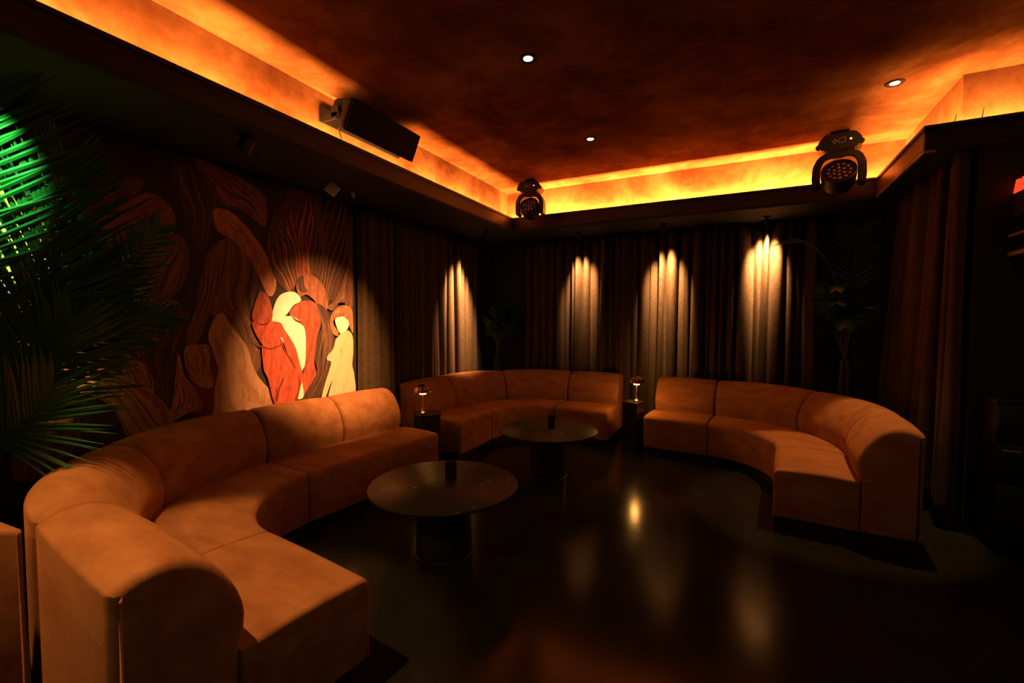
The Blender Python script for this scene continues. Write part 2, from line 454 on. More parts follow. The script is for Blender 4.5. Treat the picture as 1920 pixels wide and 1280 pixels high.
    ('red', [(2.82, 1.872), (2.809, 1.95), (2.805, 2.028), (2.805, 2.107), (2.797, 2.184), (2.776, 2.259), (2.748, 2.332), (2.729, 2.405), (2.738, 2.484), (2.743, 2.485), (2.747, 2.409), (2.764, 2.335), (2.791, 2.262), (2.811, 2.186), (2.817, 2.108), (2.816, 2.029), (2.818, 1.951), (2.828, 1.872)]),
    ('red', [(2.832, 1.877), (2.825, 1.942), (2.823, 2.007), (2.821, 2.072), (2.808, 2.136), (2.785, 2.197), (2.763, 2.258), (2.756, 2.321), (2.777, 2.389), (2.782, 2.39), (2.774, 2.324), (2.779, 2.261), (2.8, 2.199), (2.822, 2.138), (2.834, 2.074), (2.834, 2.008), (2.834, 1.943), (2.84, 1.877)]),
    ('rust', [(2.844, 1.88), (2.841, 1.963), (2.841, 2.047), (2.837, 2.13), (2.821, 2.21), (2.8, 2.289), (2.788, 2.369), (2.794, 2.452), (2.822, 2.54), (2.828, 2.541), (2.812, 2.456), (2.804, 2.372), (2.815, 2.292), (2.835, 2.212), (2.849, 2.131), (2.852, 2.048), (2.85, 1.964), (2.852, 1.881)]),
    ('dark', [(2.856, 1.881), (2.855, 1.97), (2.856, 2.058), (2.85, 2.146), (2.834, 2.231), (2.817, 2.316), (2.812, 2.402), (2.825, 2.492), (2.854, 2.586), (2.859, 2.587), (2.841, 2.495), (2.826, 2.405), (2.83, 2.318), (2.846, 2.233), (2.861, 2.147), (2.866, 2.06), (2.863, 1.971), (2.862, 1.882)]),
    ('terra', [(2.856, 1.881), (2.856, 1.952), (2.856, 2.022), (2.848, 2.09), (2.831, 2.158), (2.816, 2.225), (2.815, 2.293), (2.831, 2.365), (2.859, 2.44), (2.866, 2.441), (2.849, 2.369), (2.832, 2.296), (2.831, 2.227), (2.845, 2.16), (2.861, 2.092), (2.867, 2.023), (2.865, 1.952), (2.864, 1.882)]),
    ('red', [(2.868, 1.881), (2.87, 1.969), (2.87, 2.057), (2.86, 2.144), (2.846, 2.229), (2.84, 2.315), (2.85, 2.404), (2.872, 2.496), (2.896, 2.588), (2.902, 2.59), (2.891, 2.5), (2.867, 2.408), (2.856, 2.318), (2.861, 2.232), (2.873, 2.146), (2.881, 2.059), (2.88, 1.97), (2.876, 1.882)]),
    ('rust', [(2.88, 1.878), (2.884, 1.953), (2.881, 2.028), (2.872, 2.101), (2.863, 2.174), (2.866, 2.248), (2.885, 2.325), (2.906, 2.404), (2.919, 2.481), (2.926, 2.482), (2.925, 2.407), (2.902, 2.328), (2.882, 2.251), (2.877, 2.176), (2.884, 2.103), (2.893, 2.029), (2.893, 1.954), (2.888, 1.879)]),
    ('dark', [(2.892, 1.879), (2.897, 1.96), (2.894, 2.039), (2.886, 2.117), (2.882, 2.196), (2.892, 2.277), (2.914, 2.36), (2.933, 2.443), (2.939, 2.524), (2.944, 2.525), (2.95, 2.446), (2.929, 2.363), (2.905, 2.279), (2.894, 2.198), (2.897, 2.119), (2.904, 2.04), (2.905, 1.96), (2.899, 1.88)]),
    ('red', [(2.892, 1.874), (2.896, 1.967), (2.894, 2.06), (2.887, 2.151), (2.886, 2.243), (2.899, 2.338), (2.922, 2.434), (2.938, 2.53), (2.94, 2.623), (2.946, 2.625), (2.958, 2.535), (2.94, 2.438), (2.915, 2.341), (2.9, 2.246), (2.899, 2.153), (2.905, 2.061), (2.906, 1.968), (2.9, 1.874)]),
    ('terra', [(2.904, 1.867), (2.908, 1.947), (2.906, 2.026), (2.903, 2.105), (2.91, 2.185), (2.93, 2.267), (2.952, 2.35), (2.959, 2.431), (2.95, 2.508), (2.956, 2.509), (2.978, 2.434), (2.97, 2.353), (2.947, 2.269), (2.925, 2.187), (2.916, 2.106), (2.917, 2.027), (2.918, 1.948), (2.912, 1.868)]),
    ('umber', [(2.916, 1.859), (2.921, 1.957), (2.92, 2.054), (2.924, 2.152), (2.94, 2.252), (2.963, 2.354), (2.98, 2.455), (2.977, 2.552), (2.963, 2.646), (2.97, 2.648), (2.997, 2.556), (2.998, 2.458), (2.98, 2.357), (2.955, 2.254), (2.937, 2.154), (2.932, 2.056), (2.93, 1.958), (2.924, 1.859)]),
    ('dark', [(2.928, 1.86), (2.933, 1.963), (2.936, 2.066), (2.945, 2.17), (2.965, 2.276), (2.988, 2.383), (3.001, 2.489), (2.993, 2.59), (2.979, 2.689), (2.984, 2.691), (3.01, 2.594), (3.016, 2.492), (3.002, 2.386), (2.977, 2.278), (2.956, 2.172), (2.945, 2.067), (2.942, 1.964), (2.936, 1.86)]),
    ('umber', [(2.928, 1.848), (2.933, 1.933), (2.936, 2.017), (2.947, 2.102), (2.968, 2.189), (2.99, 2.277), (2.998, 2.363), (2.987, 2.445), (2.974, 2.526), (2.981, 2.528), (3.007, 2.449), (3.017, 2.366), (3.006, 2.28), (2.983, 2.191), (2.96, 2.104), (2.947, 2.018), (2.943, 1.934), (2.937, 1.849)]),
    ('umber', [(2.941, 1.836), (2.946, 1.939), (2.955, 2.042), (2.972, 2.147), (2.996, 2.253), (3.014, 2.36), (3.015, 2.463), (3.0, 2.562), (2.997, 2.663), (3.003, 2.665), (3.02, 2.567), (3.033, 2.466), (3.031, 2.363), (3.011, 2.256), (2.986, 2.149), (2.966, 2.044), (2.956, 1.94), (2.949, 1.837)]),
    ('umber', [(2.953, 1.822), (2.961, 1.911), (2.974, 2.001), (2.996, 2.093), (3.019, 2.185), (3.03, 2.276), (3.025, 2.365), (3.013, 2.451), (3.022, 2.542), (3.029, 2.543), (3.033, 2.455), (3.043, 2.368), (3.047, 2.279), (3.034, 2.188), (3.01, 2.095), (2.986, 2.003), (2.971, 1.912), (2.961, 1.823)]),
    ('dark', [(2.965, 1.823), (2.976, 1.918), (2.993, 2.013), (3.017, 2.111), (3.039, 2.208), (3.047, 2.304), (3.04, 2.398), (3.033, 2.49), (3.052, 2.589), (3.057, 2.59), (3.05, 2.494), (3.055, 2.4), (3.061, 2.307), (3.052, 2.21), (3.029, 2.112), (3.003, 2.015), (2.984, 1.918), (2.972, 1.823)]),
    ('umber', [(2.965, 1.806), (2.977, 1.915), (2.996, 2.024), (3.02, 2.135), (3.04, 2.245), (3.045, 2.354), (3.038, 2.46), (3.036, 2.567), (3.062, 2.681), (3.069, 2.682), (3.056, 2.572), (3.057, 2.464), (3.062, 2.357), (3.056, 2.248), (3.034, 2.136), (3.007, 2.025), (2.987, 1.915), (2.973, 1.807)]),
    ('umber', [(2.977, 1.789), (2.993, 1.884), (3.016, 1.979), (3.04, 2.076), (3.055, 2.172), (3.056, 2.266), (3.052, 2.359), (3.062, 2.454), (3.105, 2.557), (3.111, 2.558), (3.083, 2.458), (3.071, 2.362), (3.073, 2.268), (3.07, 2.174), (3.054, 2.077), (3.028, 1.981), (3.003, 1.885), (2.986, 1.79)]),
    ('umber', [(2.99, 1.771), (3.01, 1.884), (3.036, 1.999), (3.058, 2.114), (3.069, 2.228), (3.07, 2.34), (3.075, 2.453), (3.101, 2.571), (3.156, 2.696), (3.163, 2.698), (3.122, 2.575), (3.094, 2.457), (3.087, 2.343), (3.084, 2.23), (3.072, 2.115), (3.048, 2.0), (3.02, 1.885), (2.998, 1.772)]),
    ('dark', [(3.002, 1.772), (3.026, 1.891), (3.053, 2.011), (3.074, 2.131), (3.084, 2.25), (3.087, 2.368), (3.1, 2.489), (3.135, 2.614), (3.194, 2.747), (3.2, 2.748), (3.153, 2.618), (3.116, 2.492), (3.102, 2.371), (3.097, 2.252), (3.086, 2.132), (3.063, 2.012), (3.034, 1.891), (3.01, 1.772)]),
    ('umber', [(3.002, 1.752), (3.026, 1.851), (3.052, 1.951), (3.072, 2.051), (3.08, 2.15), (3.085, 2.248), (3.102, 2.349), (3.141, 2.455), (3.202, 2.567), (3.209, 2.568), (3.162, 2.459), (3.121, 2.353), (3.102, 2.251), (3.095, 2.152), (3.086, 2.052), (3.065, 1.952), (3.036, 1.851), (3.011, 1.752)]),
    ('umber', [(3.015, 1.731), (3.042, 1.849), (3.068, 1.967), (3.085, 2.085), (3.094, 2.203), (3.108, 2.321), (3.139, 2.444), (3.188, 2.571), (3.247, 2.703), (3.255, 2.705), (3.21, 2.576), (3.158, 2.447), (3.125, 2.324), (3.11, 2.205), (3.099, 2.087), (3.081, 1.968), (3.052, 1.85), (3.023, 1.732)]),
    ('umber', [(3.027, 1.71), (3.057, 1.813), (3.081, 1.916), (3.097, 2.019), (3.11, 2.122), (3.134, 2.228), (3.177, 2.337), (3.23, 2.449), (3.28, 2.563), (3.287, 2.565), (3.252, 2.454), (3.196, 2.34), (3.151, 2.23), (3.125, 2.124), (3.111, 2.021), (3.093, 1.917), (3.067, 1.814), (3.036, 1.711)]),
    ('dark', [(3.04, 1.711), (3.071, 1.819), (3.095, 1.928), (3.112, 2.036), (3.13, 2.146), (3.161, 2.258), (3.21, 2.374), (3.263, 2.492), (3.306, 2.611), (3.312, 2.612), (3.282, 2.496), (3.227, 2.377), (3.176, 2.26), (3.143, 2.147), (3.124, 2.038), (3.106, 1.929), (3.08, 1.82), (3.047, 1.711)]),
    ('umber', [(3.04, 1.689), (3.071, 1.809), (3.094, 1.931), (3.111, 2.052), (3.132, 2.174), (3.168, 2.3), (3.219, 2.43), (3.27, 2.562), (3.308, 2.693), (3.315, 2.695), (3.292, 2.567), (3.239, 2.434), (3.186, 2.303), (3.148, 2.177), (3.125, 2.054), (3.107, 1.932), (3.081, 1.81), (3.048, 1.689)]),
    ('umber', [(3.052, 1.673), (3.083, 1.777), (3.107, 1.882), (3.127, 1.988), (3.157, 2.095), (3.203, 2.206), (3.256, 2.319), (3.298, 2.433), (3.323, 2.544), (3.331, 2.546), (3.321, 2.437), (3.277, 2.323), (3.221, 2.208), (3.173, 2.097), (3.141, 1.989), (3.119, 1.883), (3.094, 1.778), (3.061, 1.673)]),
    ('umber', [(3.066, 1.67), (3.097, 1.79), (3.121, 1.91), (3.148, 2.032), (3.188, 2.156), (3.241, 2.284), (3.291, 2.414), (3.323, 2.542), (3.338, 2.668), (3.346, 2.67), (3.346, 2.547), (3.312, 2.418), (3.259, 2.287), (3.205, 2.158), (3.163, 2.033), (3.134, 1.911), (3.107, 1.79), (3.074, 1.67)]),
    ('dark', [(3.079, 1.67), (3.11, 1.796), (3.137, 1.922), (3.17, 2.05), (3.215, 2.181), (3.27, 2.315), (3.318, 2.451), (3.343, 2.584), (3.355, 2.714), (3.361, 2.716), (3.362, 2.588), (3.335, 2.454), (3.286, 2.318), (3.229, 2.183), (3.182, 2.051), (3.148, 1.923), (3.119, 1.796), (3.086, 1.67)]),
    ('umber', [(3.079, 1.667), (3.11, 1.768), (3.137, 1.871), (3.171, 1.975), (3.219, 2.081), (3.273, 2.19), (3.316, 2.3), (3.336, 2.407), (3.349, 2.513), (3.356, 2.514), (3.359, 2.411), (3.337, 2.303), (3.292, 2.193), (3.236, 2.083), (3.186, 1.976), (3.149, 1.872), (3.12, 1.769), (3.087, 1.667)]),
    ('umber', [(3.092, 1.664), (3.124, 1.78), (3.156, 1.898), (3.199, 2.018), (3.252, 2.141), (3.303, 2.266), (3.338, 2.391), (3.351, 2.512), (3.369, 2.635), (3.376, 2.636), (3.374, 2.517), (3.359, 2.394), (3.322, 2.269), (3.269, 2.144), (3.214, 2.02), (3.169, 1.899), (3.135, 1.781), (3.101, 1.664)]),
    ('umber', [(3.105, 1.661), (3.139, 1.759), (3.177, 1.858), (3.226, 1.959), (3.28, 2.063), (3.325, 2.168), (3.35, 2.271), (3.363, 2.372), (3.393, 2.478), (3.401, 2.479), (3.386, 2.376), (3.372, 2.274), (3.344, 2.17), (3.297, 2.065), (3.24, 1.961), (3.189, 1.859), (3.149, 1.759), (3.114, 1.661)]),
    ('dark', [(3.119, 1.661), (3.154, 1.765), (3.197, 1.87), (3.249, 1.977), (3.304, 2.087), (3.345, 2.197), (3.368, 2.305), (3.384, 2.413), (3.424, 2.527), (3.43, 2.528), (3.403, 2.417), (3.385, 2.308), (3.361, 2.199), (3.318, 2.089), (3.262, 1.979), (3.208, 1.871), (3.164, 1.765), (3.126, 1.662)]),
    ('umber', [(3.116, 1.635), (3.221, 1.718), (3.319, 1.937), (3.413, 2.162), (3.445, 1.948), (3.439, 1.562), (3.369, 1.67), (3.26, 1.677), (3.179, 1.601)]),
    ('brownred', [(2.772, 1.812), (2.812, 1.892), (2.915, 1.931), (3.027, 1.881), (3.093, 1.784), (3.122, 1.651), (3.083, 1.588), (3.004, 1.627), (2.957, 1.696), (2.876, 1.741), (2.808, 1.718)]),
    ('dark', [(2.789, 1.881), (2.846, 1.905), (2.855, 1.828), (2.889, 1.771), (2.831, 1.758), (2.788, 1.794)]),
    ('brick', [(2.421, 1.734), (2.482, 1.72), (2.524, 1.64), (2.546, 1.495), (2.443, 1.477), (2.378, 1.486), (2.352, 1.547)]),
    ('brick', [(2.696, 1.552), (2.746, 1.629), (2.841, 1.681), (2.957, 1.676), (3.027, 1.587), (3.038, 1.485), (2.985, 1.303), (2.952, 1.123), (2.974, 0.999), (2.953, 0.89), (2.834, 0.791), (2.803, 0.918), (2.84, 1.062), (2.861, 1.258), (2.848, 1.446), (2.782, 1.514)]),
    ('dark', [(2.992, 1.657), (3.078, 1.629), (3.139, 1.537), (3.188, 1.375), (3.198, 1.215), (3.136, 1.035), (3.082, 0.874), (2.963, 0.756), (2.811, 0.769), (2.918, 0.914), (2.98, 1.019), (2.959, 1.153), (2.998, 1.328), (3.044, 1.475)]),
    ('umber', [(3.039, 1.557), (3.087, 1.444), (3.109, 1.298), (3.056, 1.156), (3.017, 1.046), (3.057, 1.197), (3.06, 1.352)]),
    ('umber', [(3.113, 1.506), (3.162, 1.349), (3.146, 1.192), (3.066, 0.99), (3.014, 0.872), (3.093, 1.091), (3.122, 1.298)]),
    ('ivory', [(2.537, 1.54), (2.554, 1.632), (2.606, 1.717), (2.69, 1.755), (2.77, 1.75), (2.819, 1.685), (2.741, 1.638), (2.686, 1.571), (2.643, 1.542), (2.572, 1.541)]),
    ('ivory', [(2.532, 1.531), (2.643, 1.542), (2.738, 1.533), (2.815, 1.485), (2.858, 1.397), (2.86, 1.209), (2.846, 1.091), (2.81, 1.006), (2.829, 0.806), (2.751, 0.803), (2.77, 0.961), (2.74, 1.091), (2.689, 1.2), (2.628, 1.317), (2.559, 1.421)]),
    ('red', [(2.351, 1.477), (2.463, 1.494), (2.601, 1.485), (2.641, 1.429), (2.697, 1.352), (2.754, 1.254), (2.796, 1.105), (2.827, 0.985), (2.797, 0.909), (2.77, 0.961), (2.729, 1.101), (2.658, 1.24), (2.619, 1.355), (2.597, 1.299), (2.526, 1.275), (2.439, 1.297)]),
    ('red', [(2.439, 1.297), (2.536, 1.284), (2.613, 1.336), (2.647, 1.241), (2.73, 1.14), (2.783, 1.028), (2.792, 0.91), (2.744, 0.77), (2.555, 0.762), (2.481, 1.004), (2.444, 1.098)]),
    ('deepred', [(2.621, 0.997), (2.631, 0.977), (2.588, 0.898), (2.566, 0.807), (2.541, 0.82), (2.578, 0.909)]),
    ('deepred', [(2.371, 1.327), (2.399, 1.322), (2.427, 1.318), (2.455, 1.313), (2.482, 1.309), (2.509, 1.304), (2.538, 1.3), (2.57, 1.295), (2.608, 1.29), (2.612, 1.289), (2.582, 1.294), (2.549, 1.299), (2.519, 1.304), (2.492, 1.308), (2.464, 1.313), (2.436, 1.317), (2.406, 1.322), (2.378, 1.326)]),
    ('deepred', [(2.374, 1.322), (2.43, 1.289), (2.516, 1.266), (2.602, 1.29), (2.607, 1.28), (2.521, 1.252), (2.425, 1.275)]),
    ('deepred', [(2.608, 1.35), (2.622, 1.294), (2.657, 1.231), (2.714, 1.151), (2.751, 1.07), (2.74, 1.071), (2.693, 1.143), (2.642, 1.222), (2.607, 1.29)]),
    ('deepred', [(2.772, 1.02), (2.798, 0.939), (2.791, 0.871), (2.75, 0.779), (2.739, 0.785), (2.774, 0.873), (2.781, 0.941)]),
    ('deepred', [(2.388, 1.494), (2.415, 1.477), (2.462, 1.476), (2.506, 1.504), (2.527, 1.558), (2.516, 1.504), (2.476, 1.463), (2.415, 1.463)]),
    ('deepred', [(2.722, 1.543), (2.76, 1.514), (2.804, 1.495), (2.836, 1.451), (2.803, 1.476), (2.749, 1.5)]),
    ('umber', [(2.992, 1.647), (3.027, 1.577), (3.038, 1.485), (2.985, 1.303), (2.958, 1.122), (2.973, 1.304), (3.019, 1.485), (3.003, 1.586)]),
    ('sandstripe', [(3.265, 1.217), (3.25, 1.1), (3.194, 0.977), (3.127, 0.868), (3.1, 0.788), (3.134, 0.878), (3.207, 0.975), (3.27, 1.099)]),
    ('hair', [(3.145, 1.496), (3.166, 1.569), (3.246, 1.639), (3.341, 1.658), (3.418, 1.617), (3.437, 1.474), (3.428, 1.375), (3.38, 1.452), (3.353, 1.518), (3.271, 1.549), (3.204, 1.527), (3.177, 1.475), (3.241, 1.389), (3.227, 1.347), (3.162, 1.391)]),
    ('ivory', [(3.204, 1.517), (3.284, 1.544), (3.353, 1.518), (3.38, 1.474), (3.351, 1.409), (3.281, 1.367), (3.229, 1.421)]),
    ('peach', [(3.241, 1.347), (3.309, 1.388), (3.379, 1.398), (3.428, 1.33), (3.432, 1.175), (3.416, 1.043), (3.443, 0.929), (3.439, 0.672), (3.124, 0.71), (3.153, 0.896), (3.236, 1.08), (3.279, 1.217), (3.24, 1.293)]),
    ('peach', [(3.214, 1.326), (3.267, 1.324), (3.272, 1.206), (3.25, 1.1), (3.194, 0.977), (3.127, 0.868), (3.067, 0.75), (3.024, 0.747), (3.064, 0.876), (3.13, 1.036), (3.144, 1.098), (3.1, 1.122), (3.107, 1.163), (3.172, 1.222)]),
]
LEFT_FRONDS = [
    ([-2.98, 0.674, 1.884], [-2.88, 0.725, 2.484], 26, 0.5, 1.05),
    ([-3.0, 0.907, 1.549], [-2.85, 0.983, 2.251], 30, 0.42, 0.75),
    ([-3.15, 1.185, 1.616], [-3.05, 1.455, 2.047], 24, 0.24, 0.95),
    ([-2.95, 0.86, 1.1], [-2.8, 0.962, 1.499], 24, 0.4, 0.8),
    ([-3.2, 1.085, 1.385], [-3.1, 1.197, 1.875], 24, 0.36, 1.0),
    ([-3.1, 0.823, 1.397], [-2.95, 1.056, 1.898], 24, 0.34, 0.9),
    ([-2.95, 0.766, 0.873], [-2.75, 0.873, 1.212], 22, 0.36, 0.75),
    ([-3.25, 1.059, 1.385], [-3.1, 1.522, 1.533], 22, 0.26, 0.9),
    ([-3.3, 0.818, 1.809], [-3.2, 0.988, 2.228], 22, 0.4, 1.0),
]

# ------------------------------------------------------------------ the room
struct(box_obj('floor', (-3.8, -3.0, -0.12), (4.0, 6.6, 0.0), FLOORM))
struct(box_obj('ceiling', (-3.8, -3.0, 3.28), (4.0, 6.6, 3.40), COVE))
struct(box_obj('wall_left', (-3.80, -3.0, 0.0), (-3.62, 6.6, 2.74), WALLD))
struct(box_obj('wall_back', (-3.62, 6.36, 0.0), (1.44, 6.6, 2.74), WALLD))
struct(box_obj('wall_right', (1.44, 4.27, 0.0), (1.60, 6.6, 2.71), WALLD))
struct(box_obj('wall_bar', (1.60, 4.27, 0.0), (4.0, 4.42, 2.71), WALLD))
# upper walls of the lit ceiling recess
struct(box_obj('wall_recess_left', (-3.80, -3.0, 2.74), (-2.97, 6.6, 3.28), COVE))
struct(box_obj('wall_recess_back', (-2.97, 5.71, 2.74), (1.385, 6.6, 3.28), COVE))
struct(box_obj('wall_recess_right', (1.385, 4.435, 2.71), (4.0, 6.6, 3.28), COVE))
# soffit undersides
struct(box_obj('soffit_left', (-3.62, -3.0, 2.71), (-2.80, 6.36, 2.74), WALLD))
struct(box_obj('soffit_back', (-2.80, 5.54, 2.71), (1.385, 6.36, 2.74), WALLD))
struct(box_obj('soffit_right', (1.142, 4.264, 2.71), (1.385, 5.54, 2.74), WALLD))
struct(box_obj('soffit_front', (1.385, 4.264, 2.71), (4.0, 4.435, 2.74), WALLD))
# fascias that hide the LED trough
struct(box_obj('fascia_left', (-2.83, -3.0, 2.74), (-2.80, 5.57, 2.895), FASCIA))
struct(box_obj('fascia_back', (-2.80, 5.54, 2.74), (1.172, 5.57, 2.895), FASCIA))
struct(box_obj('fascia_right', (1.142, 4.294, 2.74), (1.172, 5.54, 2.895), FASCIA_LIT))
struct(box_obj('fascia_front', (1.142, 4.264, 2.74), (4.0, 4.294, 2.895), WALLD))
# cap and bottom mouldings
n_trim = 1
for a, b, m in (
        ((-2.84, -3.0, 2.872), (-2.788, 5.552, 2.90), BLACKM),
        ((-2.788, 5.528, 2.872), (1.13, 5.58, 2.90), BLACKM),
        ((1.13, 4.252, 2.872), (1.182, 5.528, 2.90), BLACKM),
        ((1.182, 4.252, 2.872), (4.0, 4.30, 2.90), BLACKM),
        ((1.130, 4.255, 2.705), (1.150, 5.54, 2.722), TRIMW),
        ((1.130, 4.252, 2.705), (1.20, 4.270, 2.722), TRIMW)):
    struct(box_obj('trim_%d' % n_trim, a, b, m, bev=0.004))
    n_trim += 1

# LED tape lying in the trough
LEDT = mat('led_tape', (1, 0.5, 0.15), emit=LED_COLOR, estr=3.0)
for i, (a, b, l) in enumerate((
        ((-2.842, -2.4, 2.795), (-2.831, 5.60, 2.802), 'long orange LED tape in the left ceiling trough'),
        ((-2.84, 5.571, 2.80), (1.17, 5.582, 2.807), 'orange LED tape in the ceiling trough along the back'),
        ((1.173, 4.30, 2.795), (1.184, 5.56, 2.802), 'short orange LED tape in the right ceiling trough'))):
    tag(box_obj('led_tape', a, b, LEDT), l, 'light strip')

# ------------------------------------------------------------------ sofas
def arc_pts(cx, cz, r, a0, a1, n):
    return [(cx + r * math.cos(math.radians(a0 + (a1 - a0) * i / n)), cz + r * math.sin(math.radians(a0 + (a1 - a0) * i / n))) for i in range(n + 1)]


SEAT_PROF = (arc_pts(0.012, 0.094, 0.012, 270, 180, 3) + [(0.0, 0.2), (0.0, 0.3)] + arc_pts(0.045, 0.390, 0.045, 180, 95, 6)
             + [(0.12, 0.440), (0.22, 0.444), (0.34, 0.444), (0.45, 0.438)] + [(0.512, 0.428), (0.512, 0.30), (0.512, 0.16), (0.512, 0.082)])
BACK_PROF = ([(0.516, 0.082), (0.516, 0.2), (0.516, 0.34), (0.513, 0.42), (0.503, 0.46), (0.494, 0.50), (0.491, 0.54), (0.497, 0.58),
              (0.511, 0.625), (0.530, 0.667), (0.553, 0.705), (0.580, 0.740), (0.612, 0.770), (0.648, 0.794), (0.690, 0.808), (0.735, 0.810),
              (0.775, 0.803), (0.805, 0.792)] + arc_pts(0.828, 0.768, 0.012, 70, 0, 3) + [(0.840, 0.6), (0.840, 0.4), (0.840, 0.2)] + arc_pts(0.830, 0.092, 0.010, 0, -90, 2))


def inset(prof, k):
    n = len(prof)
    out = []
    area = sum(prof[i][0] * prof[(i + 1) % n][1] - prof[(i + 1) % n][0] * prof[i][1] for i in range(n))
    s = -1 if area > 0 else 1
    for i in range(n):
        a, b, c = Vector(prof[i - 1]), Vector(prof[i]), Vector(prof[(i + 1) % n])
        t = (c - b).normalized() + (b - a).normalized()
        if t.length < 1e-6:
            t = c - a
        t.normalize()
        out.append((b.x - s * -t.y * k * -1 * -1, b.y - s * t.x * k * -1 * -1))
    return out


def sweep(name, prof, frame, s_len, m, parent, r=0.02, nmid=8, dsc=1.0, bulge=0.0):
    """frame(s) -> (origin, outward) ; rounded ends"""
    bm = bmesh.new()
    st = [(r * (1 - math.cos(math.radians(a))), r * (1 - math.sin(math.radians(a)))) for a in (0, 25, 50, 70, 90)]
    stations = st + [(r + (s_len - 2 * r) * i / nmid, 0.0) for i in range(1, nmid)] + [(s_len - s, k) for s, k in st[::-1]]
    rings = []
    for s, k in stations:
        o, n = frame(s)
        u = math.sin(PI * s / s_len)
        p = inset(prof, k - bulge * u) if (k or bulge) else prof
        rings.append([bm.verts.new((o.x + n.x * d, o.y + n.y * d, z)) for d, z in p])
    N = len(prof)
    for i in range(len(rings) - 1):
        for j in range(N):
            jj = (j + 1) % N
            bm.faces.new((rings[i][j], rings[i + 1][j], rings[i + 1][jj], rings[i][jj]))
    bm.faces.new(rings[0])
    bm.faces.new(rings[-1][::-1])
    bmesh.ops.recalc_face_normals(bm, faces=bm.faces)
    return link_bm(name, bm, m, parent, sharp=50)


def e2(t):
    return Vector((math.cos(t), math.sin(t)))


def arm_frame(O, R, t, sg_tan, base):
    n = e2(t)
    tan = Vector((-n.y, n.x)) * sg_tan

    def f(s):
        return Vector(O) + n * R + tan * (base + s), n
    return f


def arc_frame(O, R, ta, sg):
    def f(s):
        t = ta + sg * s / (R + 0.35)
        n = e2(t)
        return Vector(O) + n * R, n
    return f


PLINTH_PROF = [(0.06, 0.0), (0.06, 0.083), (0.78, 0.083), (0.78, 0.0)]


def curved_sofa(label, O, R, t0, phi, sg, W1, W2, dscale, seats2=1):
    root = empty('curved_sofa', (O[0], O[1], 0), label, 'sofa', 'curved velvet sofas')
    o = (0.0, 0.0)
    g = 0.0025
    sp = [(d * dscale / 0.84, z) for d, z in SEAT_PROF]
    bp = [(d * dscale / 0.84, z) for d, z in BACK_PROF]
    pp = [(d * dscale / 0.84, z) for d, z in PLINTH_PROF]
    f1 = arm_frame(o, R, t0, -sg, g)
    L1 = W1 - g
    sweep('seat', sp, f1, L1, SOFA, root, bulge=0.004)
    sweep('backrest', bp, f1, L1, SOFA, root, r=0.032, bulge=0.010)
    sweep('plinth', pp, f1, L1 - 0.05, PLINTH, root, r=0.002)
    L = phi * (R + 0.35)
    fa = arc_frame(o, R, t0 + sg * g / (R + 0.35), sg)
    sweep('seat', sp, fa, L - 2 * g, SOFA, root, nmid=26)
    sweep('plinth', pp, fa, L - 2 * g, PLINTH, root, r=0.002, nmid=20)
    for h in (0, 1):
        fb = arc_frame(o, R, t0 + sg * (phi * h / 2 + g / (R + 0.35)), sg)
        sweep('backrest', bp, fb, L / 2 - 2 * g, SOFA, root, nmid=16, r=0.032, bulge=0.010)
    f2 = arm_frame(o, R, t0 + sg * phi, sg, g)
    sweep('seat', sp, f2, W2 - g, SOFA, root, bulge=0.005)
    sweep('plinth', pp, f2, W2 - 0.05, PLINTH, root, r=0.002)
    for h in range(seats2):
        f2b = arm_frame(o, R, t0 + sg * phi, sg, g + h * W2 / seats2)
        sweep('backrest', bp, f2b, W2 / seats2 - 2 * g, SOFA, root, r=0.032, bulge=0.010)
    return root


curved_sofa('long caramel velvet curved sofa in front of the mural, nearest the camera', (-2.054, 2.086), 0.616, -1.689, 1.540, -1, 0.77, 1.37, 0.841, 2)
curved_sofa('caramel velvet curved sofa in the far left corner, between the two small lamps', (-2.068, 4.694), 0.568, 1.581, 1.576, 1, 0.684, 0.695, 0.839)
curved_sofa('caramel velvet curved sofa on the right in front of the back curtains', (-0.344, 4.518), 0.636, 1.485, 1.559, -1, 0.678, 0.711, 0.826)

# the end of a further sofa, back to back with the nearest one
root = empty('straight_sofa', (-2.19, 0.605, 0), 'end of a caramel velvet sofa at the left picture edge, backing the nearest sofa', 'sofa')


def f4(s):
    n = Vector((-0.06, 1.0)).normalized()
    tan = Vector((-1.0, -0.06)).normalized()
    return n * -0.84 + tan * s, n


sweep('seat', SEAT_PROF, f4, 0.72, SOFA, root)
sweep('backrest', BACK_PROF, f4, 0.72, SOFA, root)
sweep('plinth', PLINTH_PROF, f4, 0.70, PLINTH, root, r=0.002)

# ------------------------------------------------------------------ tables with votives
def table(loc, label, rz):
    t = empty('round_table', (loc[0], loc[1], 0), label, 'table', 'round marble tables', rz)
    bm = bmesh.new()
    lathe(bm, [(0.455, 0.426), (0.474, 0.429), (0.480, 0.436), (0.480, 0.444), (0.476, 0.450)], 96)
    link_bm('tabletop', bm, MARBLE, t, sharp=60)
    bm = bmesh.new()
    lathe(bm, [(0.182, 0.010), (0.182, 0.02), (0.176, 0.22), (0.168, 0.40), (0.168, 0.425)], 64)
    link_bm('pedestal', bm, BLACKM, t, sharp=50)
    bm = bmesh.new()
    lathe(bm, [(0.190, 0.0), (0.190, 0.007), (0.186, 0.010)], 64)
    link_bm('foot_ring', bm, BLACKM, t, sharp=50)
    return t


table((-1.70, 2.385), 'round black marble table with gold veins in front of the nearest sofa', 0.7)
table((-1.665, 4.075), 'round black marble table in front of the far corner sofa', 2.5)


